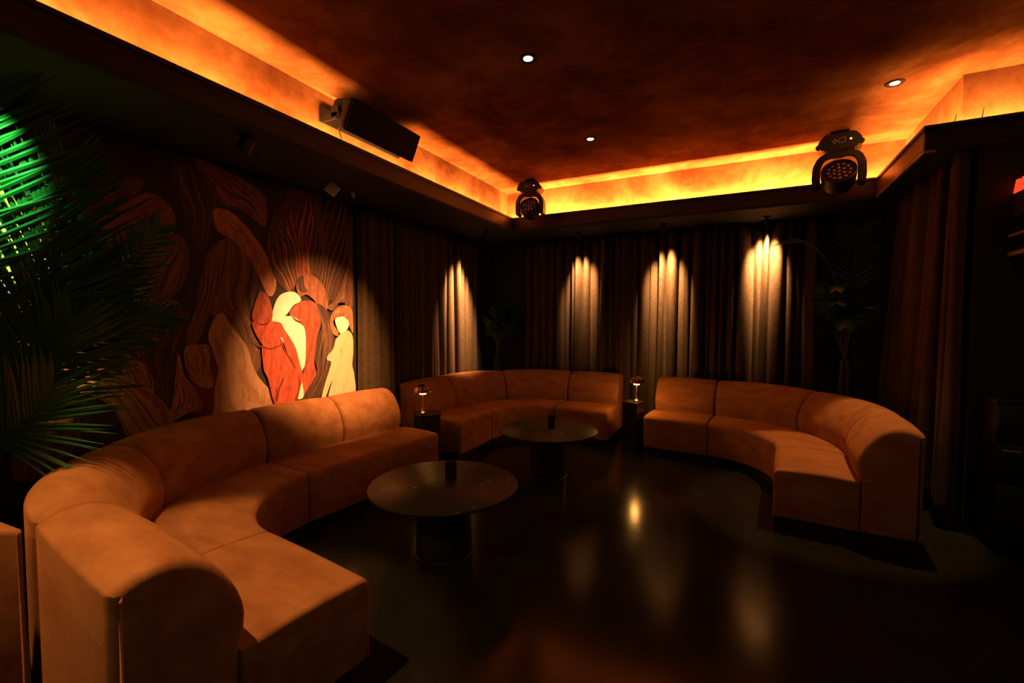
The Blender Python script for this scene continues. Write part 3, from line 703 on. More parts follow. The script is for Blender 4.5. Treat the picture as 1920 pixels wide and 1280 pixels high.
def votive(loc, label):
    v = empty('candle_holder', loc, label, 'candle holder', 'smoked glass candle holders')
    bm = bmesh.new()
    lathe(bm, [(0.036, 0.0), (0.040, 0.004), (0.041, 0.12), (0.039, 0.1215), (0.037, 0.12), (0.0355, 0.012), (0.001, 0.010)], 40, cap=False)
    bmesh.ops.holes_fill(bm, edges=[ed for ed in bm.edges if ed.is_boundary])
    link_bm('glass', bm, GLASSD, v)
    bm = bmesh.new()
    lathe(bm, [(0.033, 0.0125), (0.034, 0.03), (0.030, 0.033), (0.004, 0.031)], 28)
    link_bm('wax', bm, WAX, v)
    bm = bmesh.new()
    tube(bm, [(0, 0, 0.030), (0.001, 0, 0.040)], 0.0012, seg=6)
    link_bm('wick', bm, CABLE, v)
    return v


votive((-1.69, 2.45, 0.4505), 'smoked glass candle holder on the nearest round table')
votive((-1.645, 4.12, 0.4505), 'smoked glass candle holder on the far round table')

# ------------------------------------------------------------------ lamp stands and table lamps
def stand(loc, label, sides, r, h, rz):
    s = empty('lamp_stand', (loc[0], loc[1], 0), label, 'side table', 'black lamp stands', rz)
    bm = bmesh.new()
    lathe(bm, [(r * 0.96, 0.02), (r * 0.96, h - 0.03)], sides)
    link_bm('column', bm, LACQ, s, smooth=False)
    bm = bmesh.new()
    lathe(bm, [(r * 0.97, h - 0.03), (r, h - 0.026), (r, h - 0.004), (r * 0.98, h)], sides)
    link_bm('stand_top', bm, LACQ, s, smooth=False)
    bm = bmesh.new()
    lathe(bm, [(r * 0.9, 0.0), (r * 0.9, 0.02)], sides)
    link_bm('stand_foot', bm, PLINTH, s, smooth=False)
    return s


stand((-2.83, 3.69), 'black octagonal lamp stand between the nearest sofa and the far corner sofa', 8, 0.145, 0.57, 0.2)
stand((-1.105, 5.33), 'black square lamp stand in the gap between the two back sofas', 4, 0.135, 0.57, 0.52)


def table_lamp(loc, label, power):
    t = empty('table_lamp', loc, label, 'lamp', 'small bronze mushroom lamps')
    bm = bmesh.new()
    lathe(bm, [(0.034, 0.0), (0.036, 0.004), (0.035, 0.016), (0.033, 0.018)], 32)
    link_bm('base', bm, BRONZE, t)
    bm = bmesh.new()
    lathe(bm, [(0.034, 0.018), (0.026, 0.024), (0.014, 0.036), (0.0075, 0.060), (0.0055, 0.10), (0.0055, 0.16), (0.0075, 0.185), (0.010, 0.198)], 24)
    link_bm('stem', bm, BRASS, t)
    bm = bmesh.new()
    lathe(bm, [(0.011, 0.196), (0.030, 0.199), (0.034, 0.204), (0.034, 0.212), (0.028, 0.218)], 32)
    link_bm('light_diffuser', bm, BULB, t)
    bm = bmesh.new()
    dome = [(0.081, 0.222), (0.0805, 0.232), (0.077, 0.250), (0.069, 0.268), (0.056, 0.283), (0.038, 0.294), (0.018, 0.300), (0.004, 0.302)]
    inner = [(r - 0.004, z - 0.003) for r, z in dome[::-1]][1:]
    lathe(bm, dome + inner + [(0.0775, 0.222)], 96, cap=False, flute=0.035, nfl=16)
    sh = link_bm('shade', bm, BRONZE, t, sharp=70)
    bm = bmesh.new()
    lathe(bm, [(0.006, 0.300), (0.007, 0.306), (0.003, 0.311)], 16)
    link_bm('finial', bm, BRASS, t)
    l = lamp('lamp_light', 'POINT', (0, 0, 0.158), None, power, (1.0, 0.42, 0.085), 0.030)
    l.parent = t
    l['label'] = 'light of the lamp'
    return t


table_lamp((-2.823, 3.606, 0.5705), 'small bronze lamp with ribbed dome shade on the octagonal stand', 0.8)
table_lamp((-1.068, 5.316, 0.5705), 'small bronze lamp with ribbed dome shade on the square stand', 8.0)

# ------------------------------------------------------------------ mural
PAINT = {
    'ground': painted('mural_ground', (0.030, 0.016, 0.010), (0.015, 0.009, 0.006), 2, 9, 0.3, amount=0.5),
    'brownred': painted('mural_brown_red', (0.30, 0.10, 0.042), (0.18, 0.055, 0.022), 3, 9, 0.2, fine=0.45, amount=0.6),
    'umber': painted('mural_umber', (0.17, 0.075, 0.032), (0.10, 0.042, 0.018), 2, 9, 0.15, amount=0.5),
    'rust': painted('mural_rust', (0.28, 0.095, 0.040), (0.17, 0.055, 0.022), 2, 9, 0.9, amount=0.5),
    'terra': painted('mural_terracotta', (0.52, 0.19, 0.07), (0.36, 0.12, 0.04), 2, 9, 0.35, amount=0.5),
    'dark': painted('mural_dark_brown', (0.070, 0.030, 0.014), (0.04, 0.018, 0.009), 2, 9, 0.2, amount=0.5),
    'fanground': painted('mural_fan_ground', (0.085, 0.028, 0.014), (0.05, 0.018, 0.010), 3, 9, 0.2, amount=0.5),
    'deepred': painted('mural_deep_red', (0.16, 0.016, 0.010), (0.09, 0.009, 0.007), 2, 9, 0.2, amount=0.5),
    'sand': painted('mural_sand', (0.46, 0.25, 0.115), (0.38, 0.20, 0.09), 2, 9, 0.5, fine=0.25, amount=0.5),
    'sandstripe': painted('mural_striped_sand', (0.40, 0.20, 0.085), (0.30, 0.14, 0.06), 2, 9, -0.75, amount=0.5),
    'litwall': painted('mural_lit_wall', (0.62, 0.55, 0.34), (0.48, 0.40, 0.20), 2, 9, 0.4, amount=0.5),  # lit wall at the left edge, its brightness put into the paint
    'red': painted('mural_red', (0.50, 0.075, 0.025), (0.34, 0.04, 0.016), 3, 9, 0.3, fine=0.5, amount=0.6),
    'brick': painted('mural_brick', (0.40, 0.075, 0.028), (0.24, 0.038, 0.016), 3, 9, 0.3, fine=0.5, amount=0.6),
    'hair': painted('mural_copper', (0.46, 0.20, 0.07), (0.30, 0.11, 0.04), 3, 9, 0.2, amount=0.5),
    'ivory': painted('mural_ivory', (0.86, 0.74, 0.56), (0.80, 0.64, 0.44), 2, 9, 0.3, fine=0.12, amount=0.5),
    'peach': painted('mural_peach', (0.82, 0.52, 0.28), (0.74, 0.44, 0.22), 2, 9, 0.3, fine=0.12, amount=0.5),
}


def catmull(pts, n=5):
    out = []
    N = len(pts)
    for i in range(N):
        p0, p1, p2, p3 = pts[i - 1], pts[i], pts[(i + 1) % N], pts[(i + 2) % N]
        for k in range(n):
            t = k / n
            out.append(tuple(0.5 * ((2 * p1[c]) + (-p0[c] + p2[c]) * t + (2 * p0[c] - 5 * p1[c] + 4 * p2[c] - p3[c]) * t * t
                                    + (-p0[c] + 3 * p1[c] - 3 * p2[c] + p3[c]) * t ** 3) for c in (0, 1)))
    return out


def clip_poly(pts, y0, y1, z0, z1):
    def cut(P, ins, inter):
        out = []
        for i in range(len(P)):
            a, b = P[i - 1], P[i]
            if ins(b):
                if not ins(a):
                    out.append(inter(a, b))
                out.append(b)
            elif ins(a):
                out.append(inter(a, b))
        return out

    def at(c, v):
        return lambda a, b: tuple(v if k == c else a[k] + (b[k] - a[k]) * (v - a[c]) / (b[c] - a[c]) for k in (0, 1))
    for c, v, s in ((0, y0, 1), (0, y1, -1), (1, z0, 1), (1, z1, -1)):
        pts = cut(pts, lambda p: s * (p[c] - v) >= 0, at(c, v))
        if len(pts) < 3:
            return []
    return pts


STROKE = {'umber': ('dark', 'rust'), 'rust': ('dark', 'umber'), 'terra': ('rust', 'rust'), 'dark': ('ground', 'umber'),
          'sandstripe': ('umber', 'rust'), 'hair': ('rust', 'rust'), 'sand': ('sandstripe', 'sandstripe')}


def strands(pts, k, seed):
    """k wavy brush strokes running lengthways between the two sides of a closed outline"""
    rnd = random.Random(seed)
    N = len(pts)
    best = max(((i, j) for i in range(N) for j in range(i + 1, N)), key=lambda ij: (pts[ij[0]][0] - pts[ij[1]][0]) ** 2 + (pts[ij[0]][1] - pts[ij[1]][1]) ** 2)
    i, j = best
    A = pts[i:j + 1]
    B = (pts[j:] + pts[:i + 1])[::-1]

    def resample(P, n):
        L = [0.0]
        for a, c in zip(P, P[1:]):
            L.append(L[-1] + math.hypot(c[0] - a[0], c[1] - a[1]))
        out, q = [], 0
        for m in range(n + 1):
            d = L[-1] * m / n
            while q < len(P) - 2 and L[q + 1] < d:
                q += 1
            f = (d - L[q]) / max(1e-9, L[q + 1] - L[q])
            out.append((P[q][0] + (P[q + 1][0] - P[q][0]) * f, P[q][1] + (P[q + 1][1] - P[q][1]) * f))
        return out
    n = 22
    A, B = resample(A, n), resample(B, n)
    res = []
    for m in range(k):
        f0 = (m + 0.5 + rnd.uniform(-0.25, 0.25)) / k
        a0, a1 = sorted((rnd.uniform(0.03, 0.2), rnd.uniform(0.75, 0.97)))
        w0 = rnd.uniform(0.06, 0.16) / k * 2.2
        ph = rnd.random() * 6
        lo, hi = [], []
        for q in range(n + 1):
            t = q / n
            if t < a0 or t > a1:
                continue
            s = (t - a0) / (a1 - a0)
            f = f0 + 0.06 * math.sin(t * 9 + ph)
            w = w0 * math.sin(PI * min(0.98, max(0.02, s))) ** 0.6
            for lst, ff in ((lo, f - w), (hi, f + w)):
                ff = min(0.985, max(0.015, ff))
                lst.append((A[q][0] + (B[q][0] - A[q][0]) * ff, A[q][1] + (B[q][1] - A[q][1]) * ff))
        if len(lo) > 3:
            res.append(lo + hi[::-1])
    return res


def build_mural():
    names = list(PAINT)
    layers = []
    for k, (p, pts) in enumerate(MURAL):
        P = catmull(pts, 5)
        layers.append((p, P))
        ys = [q[0] for q in pts]
        zs = [q[1] for q in pts]
        big = (max(ys) - min(ys)) * (max(zs) - min(zs))
        if p in STROKE and big > 0.012:
            kk = (4 if big < 0.06 else 7) if p != 'sand' else 2
            for m, st in enumerate(strands(P, kk, k)):
                layers.append((STROKE[p][m % 2], st))
    bm = bmesh.new()
    y0, y1, z0, z1 = 0.55, 3.46, 0.10, 2.69
    bx(bm, -3.6195, y0, z0, -3.602, y1, z1)
    for k, (p, pts) in enumerate(layers):
        x = -3.6018 + k * 0.00004
        P = clip_poly(pts, y0 + 0.002, y1 - 0.002, z0 + 0.002, z1 - 0.002)
        if len(P) < 3:
            continue
        vs = [bm.verts.new((x, a, b)) for a, b in P]
        try:
            f = bm.faces.new(vs)
        except ValueError:
            continue
        f.normal_update()
        if f.normal.x < 0:
            f.normal_flip()
        f.material_index = names.index(p)
    bmesh.ops.triangulate(bm, faces=[f for f in bm.faces if len(f.verts) > 4])
    o = link_bm('mural', bm, None, smooth=False, mats=[PAINT[n] for n in names])
    return tag(o, 'painted mural of stylised figures with long wavy hair on the left wall', 'mural')


build_mural()

# ------------------------------------------------------------------ curtains
def curtain(name, label, a, b, normal, n_folds, amp, seed, z0=0.015, z1=2.705, a_bot=None, b_bot=None, group='dark velvet curtains'):
    rnd = random.Random(seed)
    a, b = Vector(a), Vector(b)
    ab, bb = Vector(a_bot or a), Vector(b_bot or b)
    nrm = Vector(normal)
    widths = [0.55 + rnd.random() * 0.8 for _ in range(n_folds)]
    tot = sum(widths)
    us, off, ph = [], [], []
    acc = 0.0
    per = 14
    for w in widths:
        h = 0.22 + rnd.random() * 0.88
        lean = rnd.uniform(-0.3, 0.3)
        rip = rnd.choice((1, 2, 3))
        for k in range(per):
            t = k / per
            us.append((acc + w * t) / tot)
            tt = min(1.0, max(0.0, (t - 0.14) / 0.72))
            s = math.sin(PI * tt) ** 0.8 + 0.07 * math.sin(2 * PI * tt * rip)
            off.append(max(0.0, amp * h * s))
            ph.append((lean * s - 0.10 * math.sin(2 * PI * t)) * w / tot)
        acc += w
    us.append(1.0)
    off.append(0.0)
    ph.append(0.0)
    rows = 16
    bm = bmesh.new()
    V = []
    waves = [rnd.random() * 6 for _ in us]
    for r in range(rows + 1):
        v = r / rows
        z = z1 + (z0 - z1) * v
        row = []
        for i, u in enumerate(us):
            top, bot = a + (b - a) * u, ab + (bb - ab) * u
            base = top + (bot - top) * v
            d = (b - a) + ((bb - ab) - (b - a)) * v
            k = 0.72 + 0.38 * v
            p = base + d * (ph[i] + 0.010 * math.sin(3 * v + u * 31) * (0 < i < len(us) - 1) / max(d.length, 0.1)) + nrm * (off[i] * k + 0.008 * math.sin(5 * v + 40 * u))
            row.append(bm.verts.new((p.x, p.y, z)))
        V.append(row)
    for r in range(rows):
        for i in range(len(us) - 1):
            bm.faces.new((V[r][i], V[r + 1][i], V[r + 1][i + 1], V[r][i + 1]))
    o = link_bm(name, bm, CURT, sharp=180)
    md = o.modifiers.new('thickness', 'SOLIDIFY')
    md.thickness = 0.005
    md.offset = 0
    return tag(o, label, 'curtain', group)


curtain('curtain', 'dark velvet curtain hanging on the left wall between mural and corner', (-3.59, 3.50), (-3.59, 5.86), (1, 0), 22, 0.092, 3)
curtain('curtain', 'dark velvet curtain on the back wall with the leftmost spotlit patch', (-2.95, 6.335), (-1.62, 6.335), (0, -1), 12, 0.17, 5)
curtain('curtain', 'dark unlit velvet curtain on the back wall behind the gap between the sofas', (-1.60, 6.315), (-1.02, 6.315), (0, -1), 5, 0.13, 8)
curtain('curtain', 'dark velvet curtain on the back wall with the middle spotlit patch', (-1.00, 6.335), (-0.08, 6.335), (0, -1), 8, 0.17, 13)
curtain('curtain', 'dark velvet curtain on the back wall with the rightmost and brightest spotlit patch', (-0.06, 6.335), (0.90, 6.335), (0, -1), 8, 0.17, 22)
curtain('curtain', 'dark velvet curtain fanning out along the right wall behind the right sofa', (1.40, 4.30), (1.40, 5.75), (-1, 0), 10, 0.12, 34,
        a_bot=(1.40, 4.29), b_bot=(1.40, 6.25))

# ------------------------------------------------------------------ ceiling downlights
def downlight(loc, label, power, angle, aim=None, blend=0.35, color=None):
    d = empty('downlight', loc, label, 'light', 'recessed ceiling downlights')
    bm = bmesh.new()
    lathe(bm, [(0.032, -0.001), (0.034, -0.006), (0.055, -0.008), (0.060, -0.004), (0.061, 0.002)], 40, cap=False)
    link_bm('trim_ring', bm, GREYB, d)
    bm = bmesh.new()
    lathe(bm, [(0.030, -0.0045), (0.020, -0.0055), (0.002, -0.006)], 32)
    link_bm('lens', bm, LENSG, d)
    l = lamp('downlight_beam', 'SPOT', (0, 0, -0.03), None, power, color or WARM, 0.03, angle, blend)
    l.parent = d
    if aim:
        v = Vector(aim) - (Vector(loc) + Vector((0, 0, -0.03)))
        l.rotation_euler = v.to_track_quat('-Z', 'Y').to_euler()
    return d


downlight((-1.329, 2.852, 3.28), 'recessed ceiling downlight above the nearest table, brightest and nearest', 1500, 35, (-3.58, 3.04, 1.12), blend=1.0, color=(1.0, 0.46, 0.17))
downlight((-1.353, 4.351, 3.28), 'recessed ceiling downlight above the far table', 14, 40)
downlight((0.978, 4.356, 3.28), 'recessed ceiling downlight with grey ring near the right ceiling recess', 190, 36, (0.66, 4.28, 0.5))
downlight((-2.0, 0.33, 3.28), 'recessed ceiling downlight over the near end of the nearest sofa, out of the picture', 280, 40, (-2.0, 0.85, 0.5))
downlight((-2.30, -1.40, 3.28), 'recessed ceiling downlight behind the camera on the left, out of the picture', 75, 44, (-1.85, 0.45, 0.4))
downlight((0.98, 0.2, 3.28), 'added fill lamp in a ceiling downlight to the right of the camera, out of the picture', 16, 100, (-1.0, 3.0, 0.0))  # unseen wide fill lamp, added to brighten the room

# spotlights under the soffit
def spotlight(loc, aim, label, power, angle, blend=0.7, color=SPOT_WARM, soft=0.045):
    s = empty('spotlight', loc, label, 'spotlight', 'black spotlights under the soffit')
    bm = bmesh.new()
    lathe(bm, [(0.050, -0.012), (0.052, -0.008), (0.052, 0.0)], 32)
    link_bm('mount_plate', bm, BLACKM, s)
    bm = bmesh.new()
    tube(bm, [(0, 0, -0.01), (0, 0, -0.04)], 0.009)
    link_bm('swivel', bm, BLACKM, s)
    dv = (Vector(aim) - (Vector(loc) + Vector((0, 0, -0.06)))).normalized()
    q = dv.to_track_quat('-Z', 'Y')
    M = Matrix.Translation((0, 0, -0.055)) @ q.to_matrix().to_4x4()
    bm = bmesh.new()
    lathe(bm, [(0.020, 0.035), (0.030, 0.030), (0.032, -0.030), (0.029, -0.032), (0.027, -0.020)], 28, M, cap=False)
    bmesh.ops.holes_fill(bm, edges=[ed for ed in bm.edges if ed.is_boundary])
    link_bm('head', bm, BLACKM, s)
    l = lamp('spotlight_beam', 'SPOT', Vector((0, 0, -0.055)) + dv * 0.045, None, power, color, soft, angle, blend)
    l.rotation_euler = q.to_euler()
    l.parent = s
    return s


spotlight((0.231, 6.015, 2.71), (0.235, 6.25, 2.27), 'black spotlight under the back soffit over the brightest curtain patch on the right', 1350, 56, 1.0)
spotlight((-0.888, 5.91, 2.71), (-0.888, 6.25, 2.04), 'black spotlight under the back soffit over the middle curtain patch', 900, 51, 1.0)
spotlight((-1.990, 5.94, 2.71), (-2.03, 6.25, 2.10), 'black spotlight under the back soffit over the left curtain patch', 640, 47, 1.0)
spotlight((-3.08, 5.30, 2.71), (-3.50, 5.30, 1.82), 'black spotlight under the left soffit over the wall curtain near the corner', 1500, 54, 1.0)

# square sensor plate and slim bracket under the left soffit
bm = bmesh.new()
bx(bm, -0.05, -0.014, -0.05, 0.05, 0.014, 0.05, bev=0.010)
pm = look((0, 0, -0.062), (0.72, -0.66, -0.22)) @ Matrix.Rotation(math.radians(38), 4, 'Y')
bmesh.ops.transform(bm, matrix=pm, verts=bm.verts)
tube(bm, [(0, 0, 0), (0, 0, -0.05)], 0.008)
o = link_bm('sensor_plate', bm, WHITEP)
o.location = (-3.21, 2.86, 2.710)
tag(o, 'small pale square sensor plate under the left soffit above the mural', 'sensor')
bm = bmesh.new()
bx(bm, -0.010, -0.032, -0.05, 0.010, 0.032, 0.0, bev=0.004)
o = link_bm('cable_bracket', bm, WHITEP)
o.location = (-3.285, 3.17, 2.710)
o.rotation_euler = (0, 0, 0.5)
tag(o, 'slim pale bracket under the left soffit beside the square sensor plate', 'bracket')

# ------------------------------------------------------------------ moving head stage lights
def moving_head(loc, label, rz, s, tilt):
    m = empty('moving_head_light', loc, label, 'stage light', 'black moving head lights', rz)
    bm = bmesh.new()
    bx(bm, -0.05 * s, -0.04 * s, -0.03 * s, 0.05 * s, 0.04 * s, 0.0, bev=0.006 * s)
    link_bm('ceiling_clamp', bm, GREYB, m)
    bm = bmesh.new()
    # base housing: an octagonal hull wider in the middle
    prof = [(-0.075, -0.028), (0.075, -0.028), (0.105, -0.060), (0.118, -0.095), (0.085, -0.125), (-0.085, -0.125), (-0.118, -0.095), (-0.105, -0.060)]
    fr = [bm.verts.new((x * s, -0.085 * s, z * s)) for x, z in prof]
    bk = [bm.verts.new((x * s, 0.085 * s, z * s)) for x, z in prof]
    bm.faces.new(fr)
    bm.faces.new(bk[::-1])
    for i in range(8):
        j = (i + 1) % 8
        bm.faces.new((fr[j], fr[i], bk[i], bk[j]))
    bmesh.ops.recalc_face_normals(bm, faces=bm.faces)
    bmesh.ops.bevel(bm, geom=list(bm.edges), offset=0.006 * s, segments=2, affect='EDGES')
    base = link_bm('base_housing', bm, BLACKM, m)
    bm = bmesh.new()
    for a, b in (((-0.004, -0.092), (0.030, -0.090)), ((-0.004, -0.064), (0.030, -0.062)), ((-0.004, -0.092), (-0.002, -0.062)), ((0.028, -0.092), (0.030, -0.062))):
        bx(bm, a[0] * s, -0.0875 * s, a[1] * s, b[0] * s, -0.0845 * s, b[1] * s)
    link_bm('display_frame', bm, MARK, base, smooth=False)
    for px, pz in ((-0.034, -0.078), (-0.024, -0.068), (-0.014, -0.078), (-0.024, -0.088)):
        bm = bmesh.new()
        lathe(bm, [(0.0042 * s, 0), (0.0042 * s, 0.004 * s), (0.003 * s, 0.005 * s)], 12,
              Matrix.Translation((px * s, -0.084 * s, pz * s)) @ Matrix.Rotation(PI / 2, 4, 'X'))
        link_bm('button', bm, MARK, base)
    bm = bmesh.new()
    lathe(bm, [(0.0055 * s, 0), (0.0055 * s, 0.003 * s), (0.003 * s, 0.006 * s)], 14, Matrix.Translation((0.056 * s, -0.084 * s, -0.078 * s)) @ Matrix.Rotation(PI / 2, 4, 'X'))
    link_bm('indicator', bm, INDIC, base)
    for sx in (-1, 1):
        bm = bmesh.new()
        lathe(bm, [(0.016 * s, 0), (0.018 * s, 0.012 * s), (0.012 * s, 0.02 * s)], 16, Matrix.Translation((sx * 0.108 * s, -0.05 * s, -0.094 * s)) @ Matrix.Rotation(PI / 2, 4, 'X'))
        link_bm('side_knob', bm, BLACKG, base)
    # yoke
    bm = bmesh.new()
    path = [(-0.136, -0.345), (-0.142, -0.29), (-0.138, -0.21), (-0.112, -0.155), (-0.07, -0.132), (0.07, -0.132), (0.112, -0.155), (0.138, -0.21), (0.142, -0.29), (0.136, -0.345)]
    inn = [(-0.097, -0.335), (-0.097, -0.28), (-0.095, -0.22), (-0.080, -0.185), (-0.05, -0.170), (0.05, -0.170), (0.080, -0.185), (0.095, -0.22), (0.097, -0.28), (0.097, -0.335)]
    ring = []
    for (x, z), (xi, zi) in zip(path, inn):
        ring.append([bm.verts.new((x * s, -0.055 * s, z * s)), bm.verts.new((x * s, 0.055 * s, z * s)), bm.verts.new((xi * s, 0.055 * s, zi * s)), bm.verts.new((xi * s, -0.055 * s, zi * s))])
    for i in range(len(ring) - 1):
        for k in range(4):
            bm.faces.new((ring[i][k], ring[i][(k + 1) % 4], ring[i + 1][(k + 1) % 4], ring[i + 1][k]))
    bm.faces.new(ring[0])
    bm.faces.new(ring[-1])
    bmesh.ops.recalc_face_normals(bm, faces=bm.faces)
    bmesh.ops.bevel(bm, geom=list(bm.edges), offset=0.007 * s, segments=2, affect='EDGES')
    link_bm('yoke', bm, BLACKM, m)
    # head
    M = Matrix.Translation((0, 0, -0.285 * s)) @ Matrix.Rotation(tilt, 4, 'X') @ Matrix.Rotation(PI / 2, 4, 'X')
    bm = bmesh.new()
    lathe(bm, [(0.050 * s, -0.085 * s), (0.074 * s, -0.07 * s), (0.090 * s, -0.03 * s), (0.094 * s, 0.02 * s), (0.094 * s, 0.065 * s), (0.088 * s, 0.070 * s), (0.084 * s, 0.058 * s)], 40, M)
    head = link_bm('lamp_head', bm, BLACKM, m)
    n = 0
    for rr, k in ((0.0, 1), (0.029, 6), (0.058, 12)):
        for i in range(k):
            a = 2 * PI * i / k + rr * 20
            bm = bmesh.new()
            lathe(bm, [(0.0105 * s, 0), (0.0105 * s, 0.003 * s), (0.008 * s, 0.0065 * s), (0.003 * s, 0.0085 * s)], 14, M @ Matrix.Translation((rr * s * math.cos(a), rr * s * math.sin(a), 0.058 * s)))
            link_bm('lens', bm, LENSD, head)
            n += 1
    return m


moving_head((-2.415, 5.279, 3.28), 'black moving head stage light near the back left corner of the ceiling', 0.15, 1.28, -0.55)
moving_head((0.786, 5.246, 3.28), 'black moving head stage light at the right of the back ceiling recess', -0.15, 1.48, -0.50)

# ------------------------------------------------------------------ wall speaker in the left recess
sp = empty('wall_speaker', (-2.80, 2.98, 3.12), 'long black loudspeaker bracketed in the left ceiling recess', 'loudspeaker')
sp.rotation_euler = (0, math.radians(0), 0)
L = 0.40
tilt = Matrix.Rotation(math.radians(24), 4, 'Y')
bm = bmesh.new()
prof = [(-0.10, -0.055), (0.10, -0.125), (0.10, 0.125), (-0.10, 0.075)]
va = [bm.verts.new((x, -L, z)) for x, z in prof]
vb = [bm.verts.new((x, L, z)) for x, z in prof]
bm.faces.new(va)
bm.faces.new(vb[::-1])
for i in range(4):
    bm.faces.new((va[(i + 1) % 4], va[i], vb[i], vb[(i + 1) % 4]))
bmesh.ops.recalc_face_normals(bm, faces=bm.faces)
bmesh.ops.bevel(bm, geom=list(bm.edges), offset=0.012, segments=2, affect='EDGES')
bmesh.ops.transform(bm, matrix=tilt, verts=bm.verts)
link_bm('cabinet', bm, GREYB, sp)
bm = bmesh.new()
bx(bm, 0.098, -L + 0.004, -0.120, 0.112, L - 0.004, 0.120, bev=0.012)
bmesh.ops.transform(bm, matrix=tilt, verts=bm.verts)
link_bm('grille', bm, GRILLE, sp)
bm = bmesh.new()
bx(bm, -0.168, -L - 0.055, -0.07, -0.155, L + 0.055, 0.05)
for sy in (-1, 1):
    y0 = sy * (L + 0.03)
    bx(bm, -0.165, y0 - 0.004, -0.07, 0.0, y0 + 0.004, -0.02)
    bx(bm, -0.06, y0 - 0.004, -0.05, 0.015, y0 + 0.004, 0.03)
link_bm('bracket', bm, GREYB, sp, smooth=False)
for sy in (-1, 1):
    bm = bmesh.new()
    lathe(bm, [(0.022, 0), (0.022, 0.022), (0.014, 0.028)], 20, Matrix.Translation((-0.01, sy * (L + 0.002), 0.0)) @ Matrix.Rotation(-sy * PI / 2, 4, 'X'))
    link_bm('tilt_knob', bm, BLACKG, sp)
bm = bmesh.new()
tube(bm, [(-0.15, -L + 0.12, -0.05), (-0.12, -L + 0.13, -0.18), (-0.13, -L + 0.13, -0.34)], 0.006)
link_bm('speaker_cable', bm, CABLE, sp)

# cable ends poking out of the right trough
for i, (p, q, l) in enumerate((((1.31, 4.32, 2.76), (1.318, 4.31, 2.965), 'short black cable end standing out of the right ceiling trough'),
                               ((1.452, 4.32, 2.76), (1.458, 4.305, 2.985), 'taller black cable end standing out of the front ceiling trough'))):
    bm = bmesh.new()
    tube(bm, [p, (p[0], p[1], 2.90), q], 0.006, 0.002, 6)
    tag(link_bm('cable_end', bm, CABLE), l, 'cable')

# ------------------------------------------------------------------ the bar on the right edge
bar = empty('bar_cabinet', (1.49, 4.0, 0), 'low black lacquered bar cabinet at the right edge with brass handle', 'cabinet')
bm = bmesh.new()
bx(bm, 0.0, 0.012, 0.06, 1.1, 0.265, 0.98, bev=0.004)
link_bm('body', bm, LACQ, bar)
bm = bmesh.new()
bx(bm, 0.03, 0.03, 0.0, 1.08, 0.25, 0.06)
link_bm('plinth', bm, PLINTH, bar, smooth=False)
bm = bmesh.new()
bx(bm, -0.01, -0.01, 0.98, 1.12, 0.265, 1.01, bev=0.004)
link_bm('worktop', bm, LACQ, bar)
for z0, z1 in ((0.07, 0.46), (0.47, 0.72), (0.73, 0.97)):
    bm = bmesh.new()
    bx(bm, 0.004, -0.006, z0, 0.54, 0.012, z1, bev=0.003)
    dr = link_bm('drawer', bm, LACQ, bar)
    if z0 > 0.4 and z1 < 0.9:
        bm = bmesh.new()
        tube(bm, [(0.02, -0.03, z1 - 0.035), (0.11, -0.03, z1 - 0.035)], 0.005)
        tube(bm, [(0.03, -0.03, z1 - 0.035), (0.03, -0.005, z1 - 0.035)], 0.004)
        tube(bm, [(0.10, -0.03, z1 - 0.035), (0.10, -0.005, z1 - 0.035)], 0.004)
        link_bm('handle', bm, SATIN, dr)

rack = empty('bar_shelf', (1.60, 4.26, 2.0), 'dark hanging bar shelf with brass edges at the right edge', 'shelf')
for z, nm in ((-0.05, 'lower_board'), (0.08, 'upper_board')):
    bm = bmesh.new()
    bx(bm, 0.004, -1.1, z, 0.30, -0.0, z + 0.022)
    bd = link_bm('shelf_board', bm, LACQ, rack, smooth=False)
    bm = bmesh.new()
    bx(bm, -0.006, -1.1, z - 0.004, 0.004, -0.0, z + 0.024 if z < 0 else z + 0.012)
    link_bm('brass_edge', bm, SATIN, bd, smooth=False)
bm = bmesh.new()
for y in (-1.08, -0.03):
    bx(bm, 0.14, y - 0.01, -0.05, 0.16, y + 0.01, 0.20)
link_bm('hanger', bm, BLACKM, rack, smooth=False)

sign = empty('neon_sign', (1.60, 4.262, 2.20), 'red glowing letter sign on a dark panel at the right edge', 'sign')
bm = bmesh.new()
bx(bm, 0.0, -1.1, 0.0, 0.05, -0.0, 0.16, bev=0.003)
link_bm('panel', bm, WALLD, sign)


def letter(polys, y_off, h, w):
    bm = bmesh.new()
    for poly in polys:
        fr = [bm.verts.new((0.012, y_off - x * w, 0.163 + z * h)) for x, z in poly]
        bk = [bm.verts.new((0.032, y_off - x * w, 0.163 + z * h)) for x, z in poly]
        bm.faces.new(fr)
        bm.faces.new(bk[::-1])
        n = len(poly)
        for i in range(n):
            bm.faces.new((fr[(i + 1) % n], fr[i], bk[i], bk[(i + 1) % n]))
    bmesh.ops.recalc_face_normals(bm, faces=bm.faces)
    return link_bm('letter', bm, LEDRED, sign, smooth=False)


letter([[(0, 0), (0.26, 0), (0.36, 0.22), (0.5, 0.85), (0.5, 1.0), (0.34, 1.0)], [(0.5, 1.0), (0.5, 0.85), (0.64, 0.22), (0.74, 0), (1, 0), (0.66, 1.0)],
        [(0.34, 0.20), (0.66, 0.20), (0.62, 0.40), (0.38, 0.40)]], 0.012, 0.088, 0.088)
letter([[(0, 0), (0.3, 0), (0.3, 1), (0, 1)]], -0.088, 0.088, 0.085)

